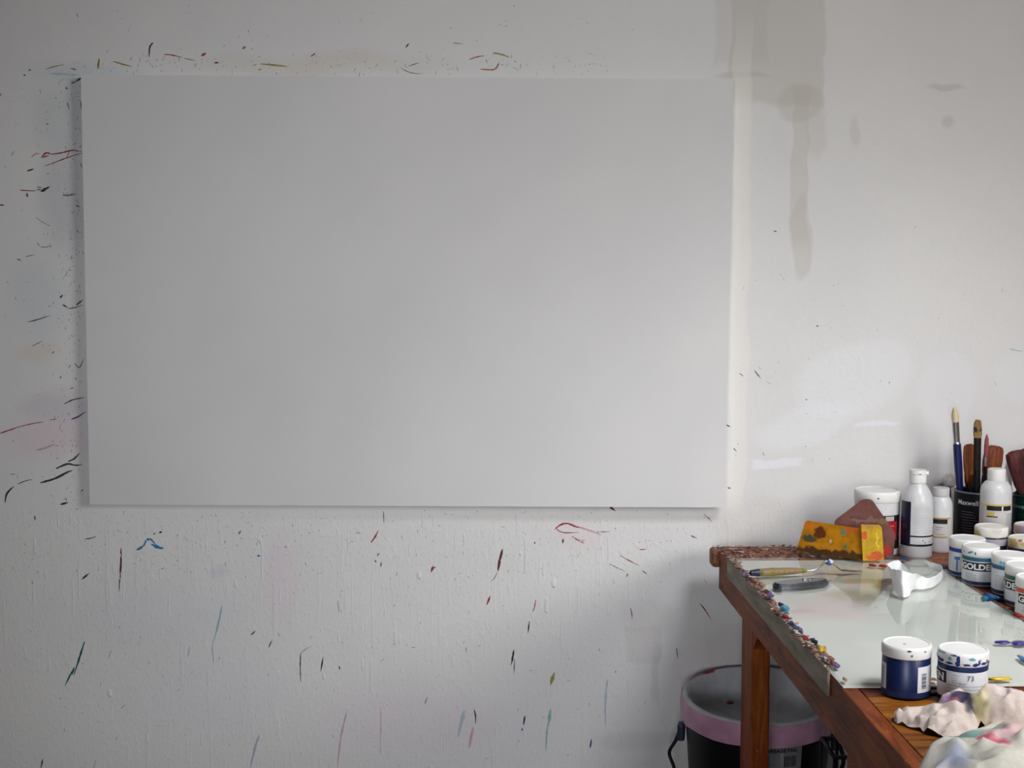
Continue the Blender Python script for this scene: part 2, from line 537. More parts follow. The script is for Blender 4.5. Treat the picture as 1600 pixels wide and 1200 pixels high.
STROKES = [
 ('blk', 4, (239, 67), (234, 74), (233, 89)), ('red', 2.4, (256, 85), (268, 86), (285, 90)), ('red', 2, (288, 91), (305, 95)), ('red', 6, (315, 87), (322, 83)),
 ('red', 4, (335, 98), (342, 98)), ('orange', 5, (379, 76), (384, 73)), ('ochre', 5, (153, 107), (155, 91)), ('ochre', 3, (178, 96), (190, 100), (206, 104)),
 ('ochre', 2, (72, 108), (85, 104), (100, 101)), ('orange', 3, (111, 107), (120, 109)), ('ltblue', 5, (78, 115), (102, 116), (128, 118)), ('blk', 5, (120, 126), (129, 121)),
 ('purple', 3, (112, 130), (120, 127)), ('navy', 4, (127, 160), (128, 173)), ('red', 3, (80, 241), (95, 239), (113, 235), (129, 237)),
 ('red', 2.5, (129, 239), (115, 243), (98, 249), (82, 255), (68, 260)), ('red', 4, (65, 246), (72, 239), (80, 241)), ('red', 2.5, (66, 246), (77, 243)), ('red', 1.6, (49, 246), (56, 240), (62, 241)),
 ('dred', 4, (43, 267), (53, 264)), ('red', 2, (104, 246), (109, 236)), ('red', 2.5, (32, 297), (45, 298), (57, 298)), ('blk', 7, (65, 299), (77, 292)), ('blk', 2, (58, 292), (66, 294)), ('blk', 2, (58, 296), (67, 297)),
 ('purple', 5, (42, 302), (43, 308)), ('blk', 3, (0, 320), (7, 321)), ('gray', 4, (98, 305), (108, 305), (120, 303)), ('ltgray', 2, (56, 339), (66, 347), (79, 353)),
 ('gray', 2, (64, 386), (72, 386), (82, 383)), ('gray', 2, (58, 379), (62, 385)), ('ochre', 2, (40, 401), (54, 398)), ('gray', 3, (27, 405), (33, 407)), ('blk', 4, (94, 465), (98, 461)), ('blk', 3, (98, 476), (106, 481)),
 ('navy', 5, (120, 476), (129, 469)), ('gray', 2.5, (106, 482), (116, 481), (130, 476)), ('gray', 3, (44, 503), (60, 499), (78, 493)), ('ochre', 2, (50, 541), (58, 537), (67, 532)),
 ('dteal', 3, (101, 631), (113, 625), (132, 621)), ('red', 3, (0, 677), (15, 672), (32, 666)), ('red', 2.2, (30, 667), (50, 662), (69, 659)), ('purple', 2, (78, 656), (89, 655)), ('purple', 4, (112, 655), (122, 651), (134, 643)),
 ('pink', 5, (58, 703), (70, 700), (86, 694)), ('dteal', 5, (88, 732), (105, 725), (118, 727), (128, 726)), ('blk', 4, (107, 721), (117, 716), (124, 708)), ('dteal', 6, (64, 754), (85, 748), (105, 738), (113, 735)),
 ('blk', 4, (8, 785), (10, 773), (16, 765), (22, 760)), ('dteal', 2, (28, 756), (38, 752), (50, 749)), ('navy', 5, (95, 788), (107, 785)), ('red', 3, (127, 767), (130, 765)), ('dteal', 2, (103, 779), (104, 783)),
 ('blk', 3, (54, 806), (55, 813)), ('gray', 2, (16, 741), (24, 741)), ('blue', 6, (214, 859), (220, 856), (226, 851)), ('blue', 6, (225, 852), (229, 844), (236, 843), (243, 851)), ('blue', 8, (238, 851), (247, 855), (255, 857)),
 ('dred', 4, (189, 857), (189, 880), (187, 905), (186, 924)), ('dred', 5, (128, 905), (139, 896)), ('gray', 3, (133, 842), (142, 841), (150, 838)), ('teal', 5, (132, 1003), (125, 1025), (115, 1056)), ('teal', 4, (116, 1043), (112, 1055)), ('teal', 3.5, (113, 1048), (108, 1058), (101, 1072)),
 ('pink', 3, (170, 1028), (174, 1015)), ('lav', 3, (293, 1027), (297, 1009)), ('ltteal', 4, (347, 946), (341, 975), (334, 1002)), ('lav', 3, (333, 1000), (332, 1015), (334, 1037)), ('teal', 4, (64, 1200), (67, 1185)), ('pink', 2.5, (146, 1200), (151, 1185)),
 ('blk', 4, (249, 832), (253, 831)), ('blk', 3, (240, 834), (243, 834)), ('gray', 4, (373, 834), (377, 829)), ('gray', 4, (392, 992), (399, 986)), ('green', 2.4, (599, 799), (600, 818)),
 ('red', 4, (580, 847), (586, 839), (591, 829)), ('dred', 4, (588, 879), (586, 875)), ('dred', 3.5, (594, 886), (596, 878)), ('dred', 3, (590, 868), (592, 864)), ('red', 6, (674, 893), (677, 884)), ('red', 3, (676, 888), (681, 886)),
 ('dteal', 2.6, (470, 1020), (469, 1042), (470, 1066)), ('pink', 3, (469, 1021), (478, 1014), (488, 1009)), ('blk', 3, (505, 1027), (501, 1049)), ('blk', 3, (530, 1041), (531, 1046)), ('dred', 3, (420, 1011), (425, 1000)),
 ('pink', 4, (542, 1112), (533, 1150), (527, 1200)), ('pink', 2, (595, 1104), (595, 1140), (594, 1180)), ('lav', 6, (405, 1149), (398, 1170), (391, 1200)), ('lav', 4, (528, 940), (530, 957)), ('ltblue', 11, (725, 1112), (716, 1150)), ('pink', 8, (739, 1138), (733, 1168)),
 ('blk', 3, (741, 1109), (743, 1119), (743, 1131)), ('gray', 3, (664, 1099), (668, 1089)), ('blue', 4, (402, 868), (407, 869)), ('dred', 7, (785, 859), (781, 875), (778, 892)), ('gray', 2, (777, 894), (772, 904), (767, 908)), ('red', 5, (761, 944), (766, 931)),
 ('red', 4, (867, 827), (876, 820), (887, 818), (900, 823), (912, 825)), ('pink', 5, (905, 824), (925, 830), (940, 836)), ('red', 2.5, (869, 826), (880, 832), (905, 832)), ('red', 3, (894, 838), (903, 844), (913, 849)), ('gray', 2, (930, 831), (954, 831)), ('pink', 5, (900, 843), (914, 845)),
 ('dred', 6, (953, 792), (961, 798)), ('blk', 3, (835, 847), (836, 850)), ('blk', 4, (880, 842), (879, 849)), ('red', 2, (969, 868), (985, 877), (999, 884)), ('gray', 3, (1004, 892), (1011, 897)), ('red', 2.4, (1000, 859), (1010, 858)),
 ('olive', 4, (979, 901), (981, 896)), ('gray', 2, (952, 881), (964, 887), (977, 893)), ('gray', 4, (1080, 837), (1088, 841)), ('red', 2.6, (1094, 943), (1103, 955), (1111, 968)), ('dred', 2, (985, 950), (987, 958), (988, 967)),
 ('blk', 3, (827, 971), (825, 989)), ('red', 2, (837, 937), (835, 949), (832, 957)), ('blk', 5, (803, 1016), (799, 1039)), ('blk', 2.2, (804, 1030), (803, 1053)), ('olive', 8, (866, 1052), (860, 1070)),
 ('mint', 9, (860, 1110), (857, 1133)), ('mint', 4, (857, 1126), (854, 1150), (853, 1172)), ('navy', 5, (820, 1119), (818, 1133)), ('navy', 3, (816, 1138), (816, 1142)), ('navy', 5, (924, 1156), (922, 1169)), ('ltblue', 6, (949, 1063), (946, 1095), (946, 1132)),
 ('gray', 3, (1057, 1013), (1059, 1029)), ('white', 6, (1061, 1015), (1063, 1024)), ('olive', 4, (408, 100), (430, 102), (449, 104)), ('olive', 3, (404, 109), (409, 108)), ('purple', 3, (486, 88), (493, 83)), ('blk', 3, (634, 74), (639, 68)),
 ('gray', 2, (626, 106), (637, 112), (650, 115), (662, 115)), ('gray', 2, (639, 103), (655, 98)), ('red', 2.2, (733, 93), (745, 89), (757, 87)), ('orange', 3, (751, 108), (770, 109), (777, 104), (780, 97)), ('olive', 3.5, (771, 83), (783, 85), (797, 90)), ('ochre', 2, (708, 67), (724, 69)),
 ('blk', 2.2, (1179, 579), (1189, 592)), ('gray', 2, (1155, 583), (1162, 588)), ('blk', 3, (1276, 509), (1279, 510)), ('blk', 2.5, (1135, 664), (1141, 667)), ('blk', 3, (1137, 762), (1142, 763)), ('blk', 2.5, (1259, 625), (1261, 624)), ('ltteal', 2, (1578, 545), (1586, 547), (1597, 549)),
 ('blk', 2.5, (1209, 361), (1214, 362)), ('gray', 2.5, (1146, 700), (1151, 706)), ('gray', 2, (1100, 803), (1112, 815)), ('gray', 2, (120, 21), (122, 27)), ('blk', 3.5, (103, 137), (105, 139)), ('blk', 3, (37, 118), (40, 117)), ('blk', 3, (45, 110), (48, 109)), ('olive', 3, (0, 150), (2, 146)),
 ('gray', 2, (18, 243), (22, 236)), ('olive', 3, (72, 194), (76, 193)), ('gray', 3, (105, 160), (108, 171)), ('gray', 3, (126, 255), (128, 262)), ('teal', 3, (119, 321), (124, 323)), ('gray', 2, (107, 575), (110, 570)), ('blk', 2.5, (94, 591), (96, 587)), ('red', 2, (110, 607), (115, 606)), ('blk', 2.5, (82, 552), (84, 549)),
 ('gray', 3, (117, 568), (124, 574), (131, 560)), ('pink', 2, (1100, 905), (1106, 914)), ('gray', 2, (728, 1012), (729, 1019)), ('gray', 2, (962, 1048), (962, 1052)),
]
for st in STROKES:
    vs, fs = [], []
    stroke_geo(st[2:], st[1] * (1.0 if st[1] > 4 else 1.1), vs, fs)
    mesh('paint_splatter', vs, fs, pm(st[0]), wall_back, True)
# specks too small to pick apart, by colour
zones = [((60, 129), (95, 800), 330), ((129, 960), (66, 114), 260), ((5, 130), (120, 800), 90), ((20, 1110), (795, 900), 330), ((20, 1050), (900, 1195), 200), ((1150, 1320), (420, 830), 30), ((950, 1590), (300, 640), 18), ((0, 1000), (5, 66), 30)]
sv = {}
for (xa, xb), (ya, yb), cnt in zones:
    for _ in range(cnt):
        k = rnd.choice(['blk', 'gray', 'gray', 'gray', 'ltgray', 'ltgray', 'ltgray', 'red', 'teal', 'ochre', 'purple', 'dteal', 'ltblue', 'lav'])
        px = rnd.uniform(xa, xb)
        if xb == 129:
            px = 129 - abs(rnd.gauss(0, 26))
        py = rnd.uniform(ya, yb) if yb > 114 or ya < 60 else rnd.gauss(100, 12)
        if py > 116 and 131 < px < 1140 and py < 790:
            continue
        L = abs(rnd.gauss(0, 3)) + .8
        a = rnd.choice([rnd.uniform(0, pi), pi / 2 + rnd.gauss(0, .2)])
        vs, fs = sv.setdefault(k, ([], []))
        stroke_geo(((px, py), (px + L * cos(a), py + L * sin(a))), rnd.uniform(.7, 1.9), vs, fs, .0004)
for k, (vs, fs) in sv.items():
    o = mesh('paint_specks', vs, fs, pm(k), wall_back)
    o['kind'] = 'stuff'
# raised runs and beads of white wall paint below the canvas
WHITE_RUN = plain('white_paint_run', (226, 225, 225), .45, .45, .05, 50)
RUNS = [(582, 885, 1010, 3.4), (617, 985, 1005, 6), (624, 990, 1006, 5), (686, 968, 1006, 3.4), (707, 1008, 1044, 3), (529, 985, 1004, 4), (820, 835, 895, 5), (854, 935, 957, 8), (866, 905, 918, 9), (53, 838, 865, 5), (53, 905, 940, 4), (37, 1010, 1030, 4),
        (580, 1030, 1080, 4), (566, 1028, 1048, 5), (506, 1052, 1062, 6), (655, 893, 905, 9), (172, 1078, 1088, 9), (230, 1145, 1160, 5), (379, 1110, 1140, 3), (405, 835, 848, 6), (368, 905, 918, 6), (612, 888, 922, 3), (230, 1100, 1145, 2.5), (660, 800, 824, 3),
        (676, 800, 822, 3), (404, 838, 846, 5), (450, 850, 856, 6), (535, 870, 896, 3), (712, 825, 860, 3), (724, 832, 848, 5), (813, 862, 868, 6), (850, 880, 900, 5), (937, 905, 916, 5), (960, 900, 912, 5), (877, 960, 1016, 3), (950, 840, 885, 3), (112, 900, 960, 2.5), (75, 1025, 1050, 4)]
for _ in range(70):
    x = rnd.uniform(15, 1050)
    y = rnd.choice([rnd.uniform(800, 960), rnd.uniform(800, 1180)])
    RUNS.append((x, y, y + rnd.choice([10, 14, 18, 25, 40, 60]) * rnd.uniform(.8, 1.2), rnd.uniform(1.8, 3.6)))
for x, ya, yb, w in RUNS:
    vs, fs = [], []
    dx = rnd.gauss(0, 1.2)
    stroke_geo(((x, ya), (x + dx, (ya + yb) / 2), (x + dx * .6, yb - 2), (x + dx * .6, yb)), w, vs, fs, .0007 + w * .00042, .15)
    mesh('paint_run', vs, fs, WHITE_RUN, wall_back, True)
vs, fs = [], []
for _ in range(700):
    x = rnd.uniform(5, 1090)
    y = min(rnd.uniform(798, 930), rnd.uniform(798, 1190))
    L = rnd.uniform(1, 7)
    a = pi / 2 + rnd.gauss(0, .5)
    stroke_geo(((x, y), (x + L * cos(a), y + L * sin(a))), rnd.uniform(1.2, 3.4), vs, fs, rnd.uniform(.0006, .0016))
o = mesh('paint_beads', vs, fs, WHITE_RUN, wall_back, True)
o['kind'] = 'stuff'

# ================================================================== THE CANVAS
CD = .038
c0, c1, c2, c3 = (on_y(*p, WALL_Y - CD) for p in ((128, 117), (1145, 124), (1133, 793), (139, 788)))
cc = (c0 + c1 + c2 + c3) / 4
cw = ((c1 - c0).length + (c2 - c3).length) / 2
ch = ((c3 - c0).length + (c2 - c1).length) / 2
tilt = -(atan2(c1.z - c0.z, c1.x - c0.x) + atan2(c2.z - c3.z, c2.x - c3.x)) / 2
nc = NT('primed_canvas_weave')
cl = nc.noise(3, 3)
CANVAS_M = nc.bsdf(nc.mix(nc.rng(cl.outputs[0], .3, .7), lin(225, 224, 223), lin(220, 219, 219)), .75, .2,
                   nc.noise(260, 3).outputs[0], .0002)
cv = thing('blank_canvas', 'large blank white stretched canvas hanging on the paint-splattered wall', 'canvas', (cc.x, WALL_Y - .0005, cc.z))
cv.rotation_euler = (0, tilt, 0)
bm = bmesh.new()
box_bm(bm, -cw / 2, cw / 2, -CD, -CD + .004, -ch / 2, ch / 2)
for (a, b, c, d) in ((-cw / 2, -cw / 2 + .003, -ch / 2, ch / 2), (cw / 2 - .003, cw / 2, -ch / 2, ch / 2), (-cw / 2 + .003, cw / 2 - .003, ch / 2 - .003, ch / 2), (-cw / 2 + .003, cw / 2 - .003, -ch / 2, -ch / 2 + .003)):
    box_bm(bm, a, b, -CD + .004, -.002, c, d)
from_bm('canvas_cloth', bm, CANVAS_M, cv)
PINE = plain('pale_pine', (196, 164, 118), .6, .3, .15, 30)
for b in ((-cw / 2 + .004, -cw / 2 + .05, -CD + .005, 0, -ch / 2 + .004, ch / 2 - .004), (cw / 2 - .05, cw / 2 - .004, -CD + .005, 0, -ch / 2 + .004, ch / 2 - .004),
          (-cw / 2 + .05, cw / 2 - .05, -CD + .005, 0, ch / 2 - .05, ch / 2 - .004), (-cw / 2 + .05, cw / 2 - .05, -CD + .005, 0, -ch / 2 + .004, -ch / 2 + .05)):
    box('stretcher_bar', b, PINE, cv)

# ================================================================== THE WORKBENCH
ZT = .752                       # wood top
ZG = .760                       # glass top
UO, VO = .98, 2.22
tb_loc = from_uv(UO, VO)
table = thing('workbench', 'paint-stained brown wooden workbench with a glass mixing slab, standing against the wall', 'table', tb_loc, TY)
def wood(name, stops, axis_scale, stains=()):
    w = NT(name)
    g = w.noise(9, 8, .65, w.scaled(axis_scale), .6)
    b2 = w.noise(3.5, 4)
    col = w.ramp(g.outputs[0], stops)
    col = w.mix(w.math('MULTIPLY', w.rng(b2.outputs[0], .5, .75), .45), col, lin(52, 18, 6))
    v = w.warp(.01, 30)
    for (c, r, rgb, st) in stains:
        col = w.spot(col, v, c, r, lin(*rgb), st, .5)
    fl = w.noise(70, 3, .6)
    col = w.mix(w.math('MULTIPLY', w.rng(fl.outputs[0], .66, .72), .6), col, lin(166, 140, 112))
    return w.bsdf(col, .55, .18, g.outputs[0], .0015)
RED_WOOD = [(.3, lin(72, 28, 6)), (.5, lin(132, 60, 14)), (.7, lin(164, 90, 30))]
GOLD_WOOD = [(.3, lin(70, 32, 8)), (.5, lin(150, 88, 22)), (.72, lin(198, 132, 44))]
W_SIDE = wood('red_brown_wood', RED_WOOD, (6, .8, 6))
W_LEG = wood('red_brown_leg_wood', RED_WOOD, (6, 6, .8))
W_TOP = wood('golden_brown_board', GOLD_WOOD, (.8, 6, 6))
# board at the wall: layers of smeared dry paint
w = NT('paint_crusted_board')
v1 = w.noise(24, 7, .8, w.scaled((.6, 2.2, 1)), 1.6)
v2 = w.noise(75, 4, .7)
col = w.ramp(v1.outputs[0], [(.30, lin(48, 24, 22)), (.40, lin(120, 46, 32)), (.46, lin(168, 104, 70)), (.51, lin(96, 36, 26)), (.56, lin(158, 138, 122)), (.62, lin(138, 56, 34)), (.72, lin(70, 50, 52))])
col = w.mix(w.rng(v2.outputs[0], .58, .66), col, lin(176, 132, 60))
v3 = w.noise(50, 4, .7, w.scaled((1.0, 1.5, 1)))
col = w.mix(w.math('MULTIPLY', w.rng(v3.outputs[0], .60, .68), .8), col, lin(150, 38, 28))
W_CRUST = w.bsdf(col, .6, .2, v2.outputs[0], .004)
w = NT('red_brown_board_with_paint')
g = w.noise(8, 7, .65, w.scaled((.8, 5, 5)), .5)
col = w.ramp(g.outputs[0], [(.3, lin(44, 16, 8)), (.5, lin(88, 36, 16)), (.7, lin(124, 60, 28))])
v2 = w.noise(45, 4, .7)
col = w.mix(w.math('MULTIPLY', w.rng(v2.outputs[0], .64, .70), .6), col, lin(136, 100, 76))
W_RIGHT = w.bsdf(col, .6, .18, g.outputs[0], .002)
UL = .5385
def tbox(nm, u0, u1, v0, v1, z0, z1, mat, bev=.002):
    return box(nm, (u0 - UO, u1 - UO, v0 - VO, v1 - VO, z0, z1), mat, table, bev)
UR = 1.48
VF, VB = 1.50, 2.905
seams = [VF, 1.684, 1.86, 2.06, 2.26, 2.46, 2.66, 2.862]
for i in range(len(seams) - 1):
    m = W_CRUST if i == 6 else (W_TOP if i < 2 else W_RIGHT)
    tbox('plank', UL + .026, UR, seams[i] + .0008, seams[i + 1] - .0008, ZT - .026, ZT - .001 - (0.0005 if i % 2 else 0), m, .0015)
tbox('back_rail', .524, UR, 2.8625, VB, ZT - .040, ZT - .001, W_CRUST, .007)
tbox('side_apron', UL, UL + .025, VF + .03, 2.8615, ZT - .086, ZT - .0005, W_SIDE, .003)
tbox('side_apron', UR - .025, UR, VF + .03, 2.8615, ZT - .11, ZT - .027, W_SIDE, .003)
tbox('front_apron', UL + .026, UR - .026, VF + .03, VF + .055, ZT - .11, ZT - .027, W_SIDE, .003)
tbox('back_apron', UL + .026, UR - .026, 2.83, 2.8605, ZT - .11, ZT - .027, W_SIDE, .003)
for (ua, ub) in ((UL + .008, UL + .044), (UR - .044, UR - .008)):
    for (va, vb) in ((2.548, 2.648), (1.79, 1.89)):
        tbox('leg', ua, ub, va, vb, 0, ZT - .0865, W_LEG, .003)
bm = bmesh.new()                # corner block between leg and apron
q = [bm.verts.new((x - UO, y - VO, z)) for x in (UL + .010, UL + .040) for (y, z) in ((2.547, ZT - .087), (2.547, ZT - .130), (2.500, ZT - .087))]
bm.faces.new(q[:3]); bm.faces.new(q[3:][::-1])
for i in range(3):
    j = (i + 1) % 3
    bm.faces.new((q[i], q[j], q[3 + j], q[3 + i]))
from_bm('corner_brace', bm, W_LEG, table)
GS = NT('grey_edging_wood')
gn = GS.noise(12, 6, .6, GS.scaled((5, .8, 5)))
GREY_STRIP = GS.bsdf(GS.ramp(gn.outputs[0], [(.3, lin(108, 98, 82)), (.55, lin(150, 138, 116)), (.75, lin(168, 154, 130))]), .6, .3, gn.outputs[0], .001)
tbox('edging_strip', UL - .005, UL - .0003, 1.955, 2.745, ZT - .032, ZG + .001, GREY_STRIP, .0015)
# dried paint: larger single dabs along the glass edge, then crumbs
def dab_bm(bm, c, r, sub, sd, rag=.35):
    rot = Matrix.Rotation(sd * 2.399, 3, 'Z')
    ret = bmesh.ops.create_icosphere(bm, subdivisions=sub, radius=1)
    for vtx in ret['verts']:
        nn = 1 + .55 * mnoise.noise(vtx.co * 1.7 + Vector((sd, sd * .3, 0))) + rag * mnoise.noise(vtx.co * 4.1 + Vector((sd, 2, sd)))
        q_ = Vector((vtx.co.x * r[0] * nn, vtx.co.y * r[1] * nn, vtx.co.z * r[2] * nn))
        vtx.co = (rot @ q_ if rag == .36 else q_) + Vector(c)
DC = dict(sky=(90, 170, 200), navy=(30, 40, 86), crimson=(140, 30, 48), rose=(166, 106, 100), yellow=(214, 178, 62), lilac=(128, 110, 170), white=(196, 190, 182), sand=(150, 124, 96), brown=(84, 42, 26), peach=(188, 136, 102), blue=(40, 84, 140), black=(34, 28, 36), red=(160, 30, 20), green=(70, 110, 60))
def dm(k):
    return plain('dried_paint_' + k, DC[k], .55, .3, .5, 190, .002)
DABS = [('peach', 1156, 888, 5), ('lilac', 1162, 899, 5), ('black', 1168, 904, 4), ('rose', 1180, 908, 6), ('peach', 1190, 915, 6), ('brown', 1198, 927, 6), ('black', 1201, 938, 5), ('rose', 1208, 943, 6), ('lilac', 1204, 931, 6), ('white', 1215, 951, 5), ('sky', 1226, 953, 9), ('navy', 1220, 946, 5),
        ('crimson', 1227, 966, 7), ('brown', 1215, 961, 5), ('navy', 1236, 977, 6), ('blue', 1243, 983, 6), ('white', 1245, 990, 6), ('lilac', 1250, 984, 5), ('crimson', 1258, 999, 6), ('brown', 1259, 1010, 4), ('black', 1273, 1005, 7), ('navy', 1270, 1001, 5),
        ('yellow', 1284, 1016, 8), ('peach', 1290, 1024, 6), ('rose', 1297, 1031, 7), ('white', 1289, 1029, 5), ('black', 1287, 1036, 5), ('lilac', 1307, 1041, 6), ('rose', 1303, 1038, 6), ('peach', 1320, 1062, 4), ('green', 1281, 1014, 5)]
for i, (k, px, py, r) in enumerate(DABS):
    p = on_z(px, py, ZG)
    u, vv = to_uv(p)
    rr = r * p.y / F
    bm = bmesh.new()
    dab_bm(bm, (0, 0, 0), (rr * .75, rr * 2.0, rr * .5), 2, i * 3.1, .8)
    o = from_bm('dried_paint', bm, dm(k), table, True)
    o.location = (u - UO, vv - VO, ZG + rr * .25)
crumbs = {}
KEEP = [to_uv(on_z(a_, b_, ZT)) for a_, b_ in ((1510, 897), (1531, 911), (1578, 926), (1600, 944), (1618, 966), (1547, 887), (1600, 897), (1611, 882), (1369, 863), (1431, 869), (1468, 861))]
for i in range(800):
    if i < 480:
        u, vv, z = rnd.gauss(UL + .001, .0038), rnd.uniform(1.97, 2.80), ZG + .0015
        s = rnd.uniform(.0010, .0033)
    elif i < 760:
        u, vv, z = rnd.uniform(.53, .80), rnd.uniform(2.75, 2.895), ZT + .0025
        s = rnd.uniform(.0012, .0035)
    else:
        vv = rnd.uniform(1.95, 2.75)
        u, z = rnd.uniform(.957, 1.03), ZT + .002
        s = rnd.uniform(.001, .004)
    if any((u - a_) ** 2 + (vv - b_) ** 2 < .058 ** 2 for a_, b_ in KEEP):
        continue
    k = rnd.choice(['brown', 'rose', 'peach', 'white', 'sand', 'black', 'brown', 'crimson', 'peach', 'navy', 'brown', 'rose', 'brown', 'sand', 'sand', 'black', 'white', 'rose', 'peach'])
    bm = crumbs.setdefault(k, bmesh.new())
    dab_bm(bm, (u - UO, vv - VO, z), (s * 1.1, s * rnd.uniform(1.4, 3.2), s * .32), 1, i, .36)
for k, bm in crumbs.items():
    o = from_bm('paint_crumbs', bm, dm(k), table, True)
    o['kind'] = 'stuff'

# ------------------------------------------------------------------ glass palette
gu0, gv1 = UL + .002, 2.742
gu1 = to_uv(on_z(1502, 904.6, ZG))[0]
gv0 = to_uv(on_z(1340, 1067, ZG))[1]
gl = from_uv((gu0 + gu1) / 2, (gv0 + gv1) / 2, ZT)
glass = thing('glass_palette', 'clear glass palette over white paper, lying flush in the workbench top', 'palette', gl, TY)
gw, gd = (gu1 - gu0) / 2, (gv1 - gv0) / 2
def gp(px, py):
    p = on_z(px, py, ZG) - gl
    return (p.x * TC + p.y * TS, -p.x * TS + p.y * TC)
b = NT('white_backing_paper')
bv = b.warp(.02, 14)
bcol = b.mix(b.rng(b.noise(5, 4).outputs[0], .3, .7), lin(214, 214, 208), lin(204, 205, 199))
for (px, py, rx, ry, rgb, st) in ((1330, 927, .055, .022, (160, 140, 96), .7), (1355, 929, .03, .012, (130, 130, 80), .6), (1300, 946, .08, .035, (206, 176, 178), .6), (1345, 903, .06, .008, (150, 140, 100), .6), (1392, 912, .03, .02, (120, 124, 110), .5),
                              (1255, 950, .02, .008, (190, 160, 160), .5), (1385, 945, .06, .06, (180, 184, 180), .5), (1330, 895, .10, .02, (176, 172, 156), .5), (1440, 985, .10, .04, (196, 200, 196), .5)):
    x, y = gp(px, py)
    bcol = b.spot(bcol, bv, (x, y, 0), (rx, ry * 2.2, 1), lin(*rgb), st, 1.1)
box('backing_paper', (-gw, gw, -gd, gd, 0.0003, .002), b.bsdf(bcol, .8, .2), glass)
g = NT('clear_glass')
fr = g.n('Fresnel'); fr.inputs[0].default_value = 1.5
tr = g.n('BsdfTransparent'); tr.inputs[0].default_value = (.975, .985, .975, 1)
gb = g.n('BsdfGlossy'); gb.inputs['Roughness'].default_value = .03
mx = g.n('MixShader')
sm = g.noise(30, 4)
ruf = g.rng(sm.outputs[0], .45, .7, .02, .12)
g.l(ruf, gb.inputs['Roughness'])
geo = g.n('NewGeometry')
front = g.math('SUBTRACT', 1, geo.outputs['Backfacing'])
g.l(g.math('MULTIPLY', fr.outputs[0], front), mx.inputs[0]); g.l(tr.outputs[0], mx.inputs[1]); g.l(gb.outputs[0], mx.inputs[2])
g.l(mx.outputs[0], g.out.inputs[0])
box('glass_pane', (-gw, gw, -gd, gd, .0024, ZG - ZT), g.m, glass)
# wet paint dabs on the glass
for i, (k, px, py, rx, ry) in enumerate((('lilac', 1567, 1004, 11, 3), ('lilac', 1594, 1005, 14, 4), ('blue', 1599, 1030, 6, 9), ('yellow', 1562, 1061, 22, 3), ('brown', 1334, 895, 1, 1))):
    if k == 'brown':
        continue
    p = on_z(px, py, ZG)
    x, y = gp(px, py)
    s = p.y / F
    bm = bmesh.new()
    dab_bm(bm, (0, 0, 0), (rx * s, ry * s * 2.6, .0024), 2, i * 5.7 + 2)
    o = from_bm('paint_dab', bm, plain('wet_paint_' + k, {'lilac': (52, 40, 120), 'blue': (40, 110, 170), 'yellow': (206, 170, 40)}[k], .3), glass, True)
    o.location = (x, y, ZG - ZT + .0004)

# ================================================================== CONTAINERS
LID = lambda: plain('white_lid_plastic', (232, 231, 228), .38, .5, .04, 30)
JARW = lambda: plain('white_jar_plastic', (222, 222, 222), .4, .5, .04, 30)
INK = lambda: plain('black_print', (20, 20, 24), .5, .4, .05, 60)
SMALL = lambda: plain('grey_small_print', (120, 126, 140), .6, .3, .05, 60)
WHITE_PRINT = lambda: plain('white_print', (228, 228, 228), .5, .4, .03, 60)
def jar_root(label, px, py, z, group='paint jars on the workbench', turn=0.0):
    p = on_z(px, py, z)
    return thing('paint_jar', label, 'jar', p, facing(p) + radians(turn), group)
def jar_body(t, r, h, lid_h, body, lid=None, name='body', lid_stain=None):
    zb = h - lid_h
    lathe(name, [(r * .90, 0), (r * .965, .002), (r * .97, .005), (r * .97, zb * .96), (r * .93, zb), (r * .93, zb + .004)], body, t)
    lathe('lid', [(r * .985, zb), (r, zb + .0015), (r, h - .004), (r * .985, h - .0012), (r * .95, h), (r * .90, h), (r * .89, h - .0012), (r * .01, h - .0010)], lid or LID(), t)
    return r * .97
def paint_jar(px, py, label, band, base_band, start, lines=True, r=.035, h=.0745, z=ZT, turn=0, word='GOLDEN', wide=66, panel_off=0, drops=(), drop_col='teal', lid=None):
    """clear-fronted acrylic jar: coloured band under the lid, white label with a black name panel"""
    t = jar_root(label, px, py, z, turn=turn)
    rb = jar_body(t, r, h, .0165, JARW(), lid)
    zb = h - .0165
    cyl_patch('band', rb, zb - .0095, zb - .002, -180, 180, band, t, 60)
    cyl_patch('foot_band', rb, .003, .0095, -180, 180, base_band, t, 60)
    sheet = cyl_patch('label_sheet', rb, .0098, zb - .0098, -120, 120, plain('jar_label_white', (216, 218, 222), .5, .4, .04, 40), t)
    if word:
        pan = cyl_patch('name_panel', rb + .0005, zb - .0280, zb - .0115, start, start + wide + 4, INK(), t)
        cyl_text('lettering', word, rb + .0008, start + 3, zb - .0257, .0118, WHITE_PRINT(), pan, .0006, radians(wide - 2) * rb)
    if lines:
        bars = []
        rr = random.Random(int(px))
        for i in range(5):
            a = start + 14 + rr.uniform(0, 6)
            bars.append((a, a + rr.uniform(24, 44), zb - .034 - i * .0032, zb - .0331 - i * .0032))
        cyl_bars('small_print', rb + .0006, bars, SMALL(), sheet)
    if drops:
        cyl_blob('paint_drip', r, drops, plain('drip_' + drop_col, {'teal': (40, 120, 130), 'blue': (24, 44, 110), 'pink': (220, 150, 160), 'sky': (110, 180, 200), 'yellow': (200, 170, 70)}[drop_col], .4), t, sd=int(px))
    return t
BLUE = plain('band_blue', (34, 62, 140), .4)
TEAL = plain('band_teal', (24, 92, 112), .4)
CYAN = plain('band_cyan', (28, 84, 132), .4)
GREEN = plain('band_green', (22, 82, 72), .4)
ORANGE = plain('band_orange_red', (196, 72, 46), .4)
NAVY = plain('band_navy', (20, 34, 78), .4)
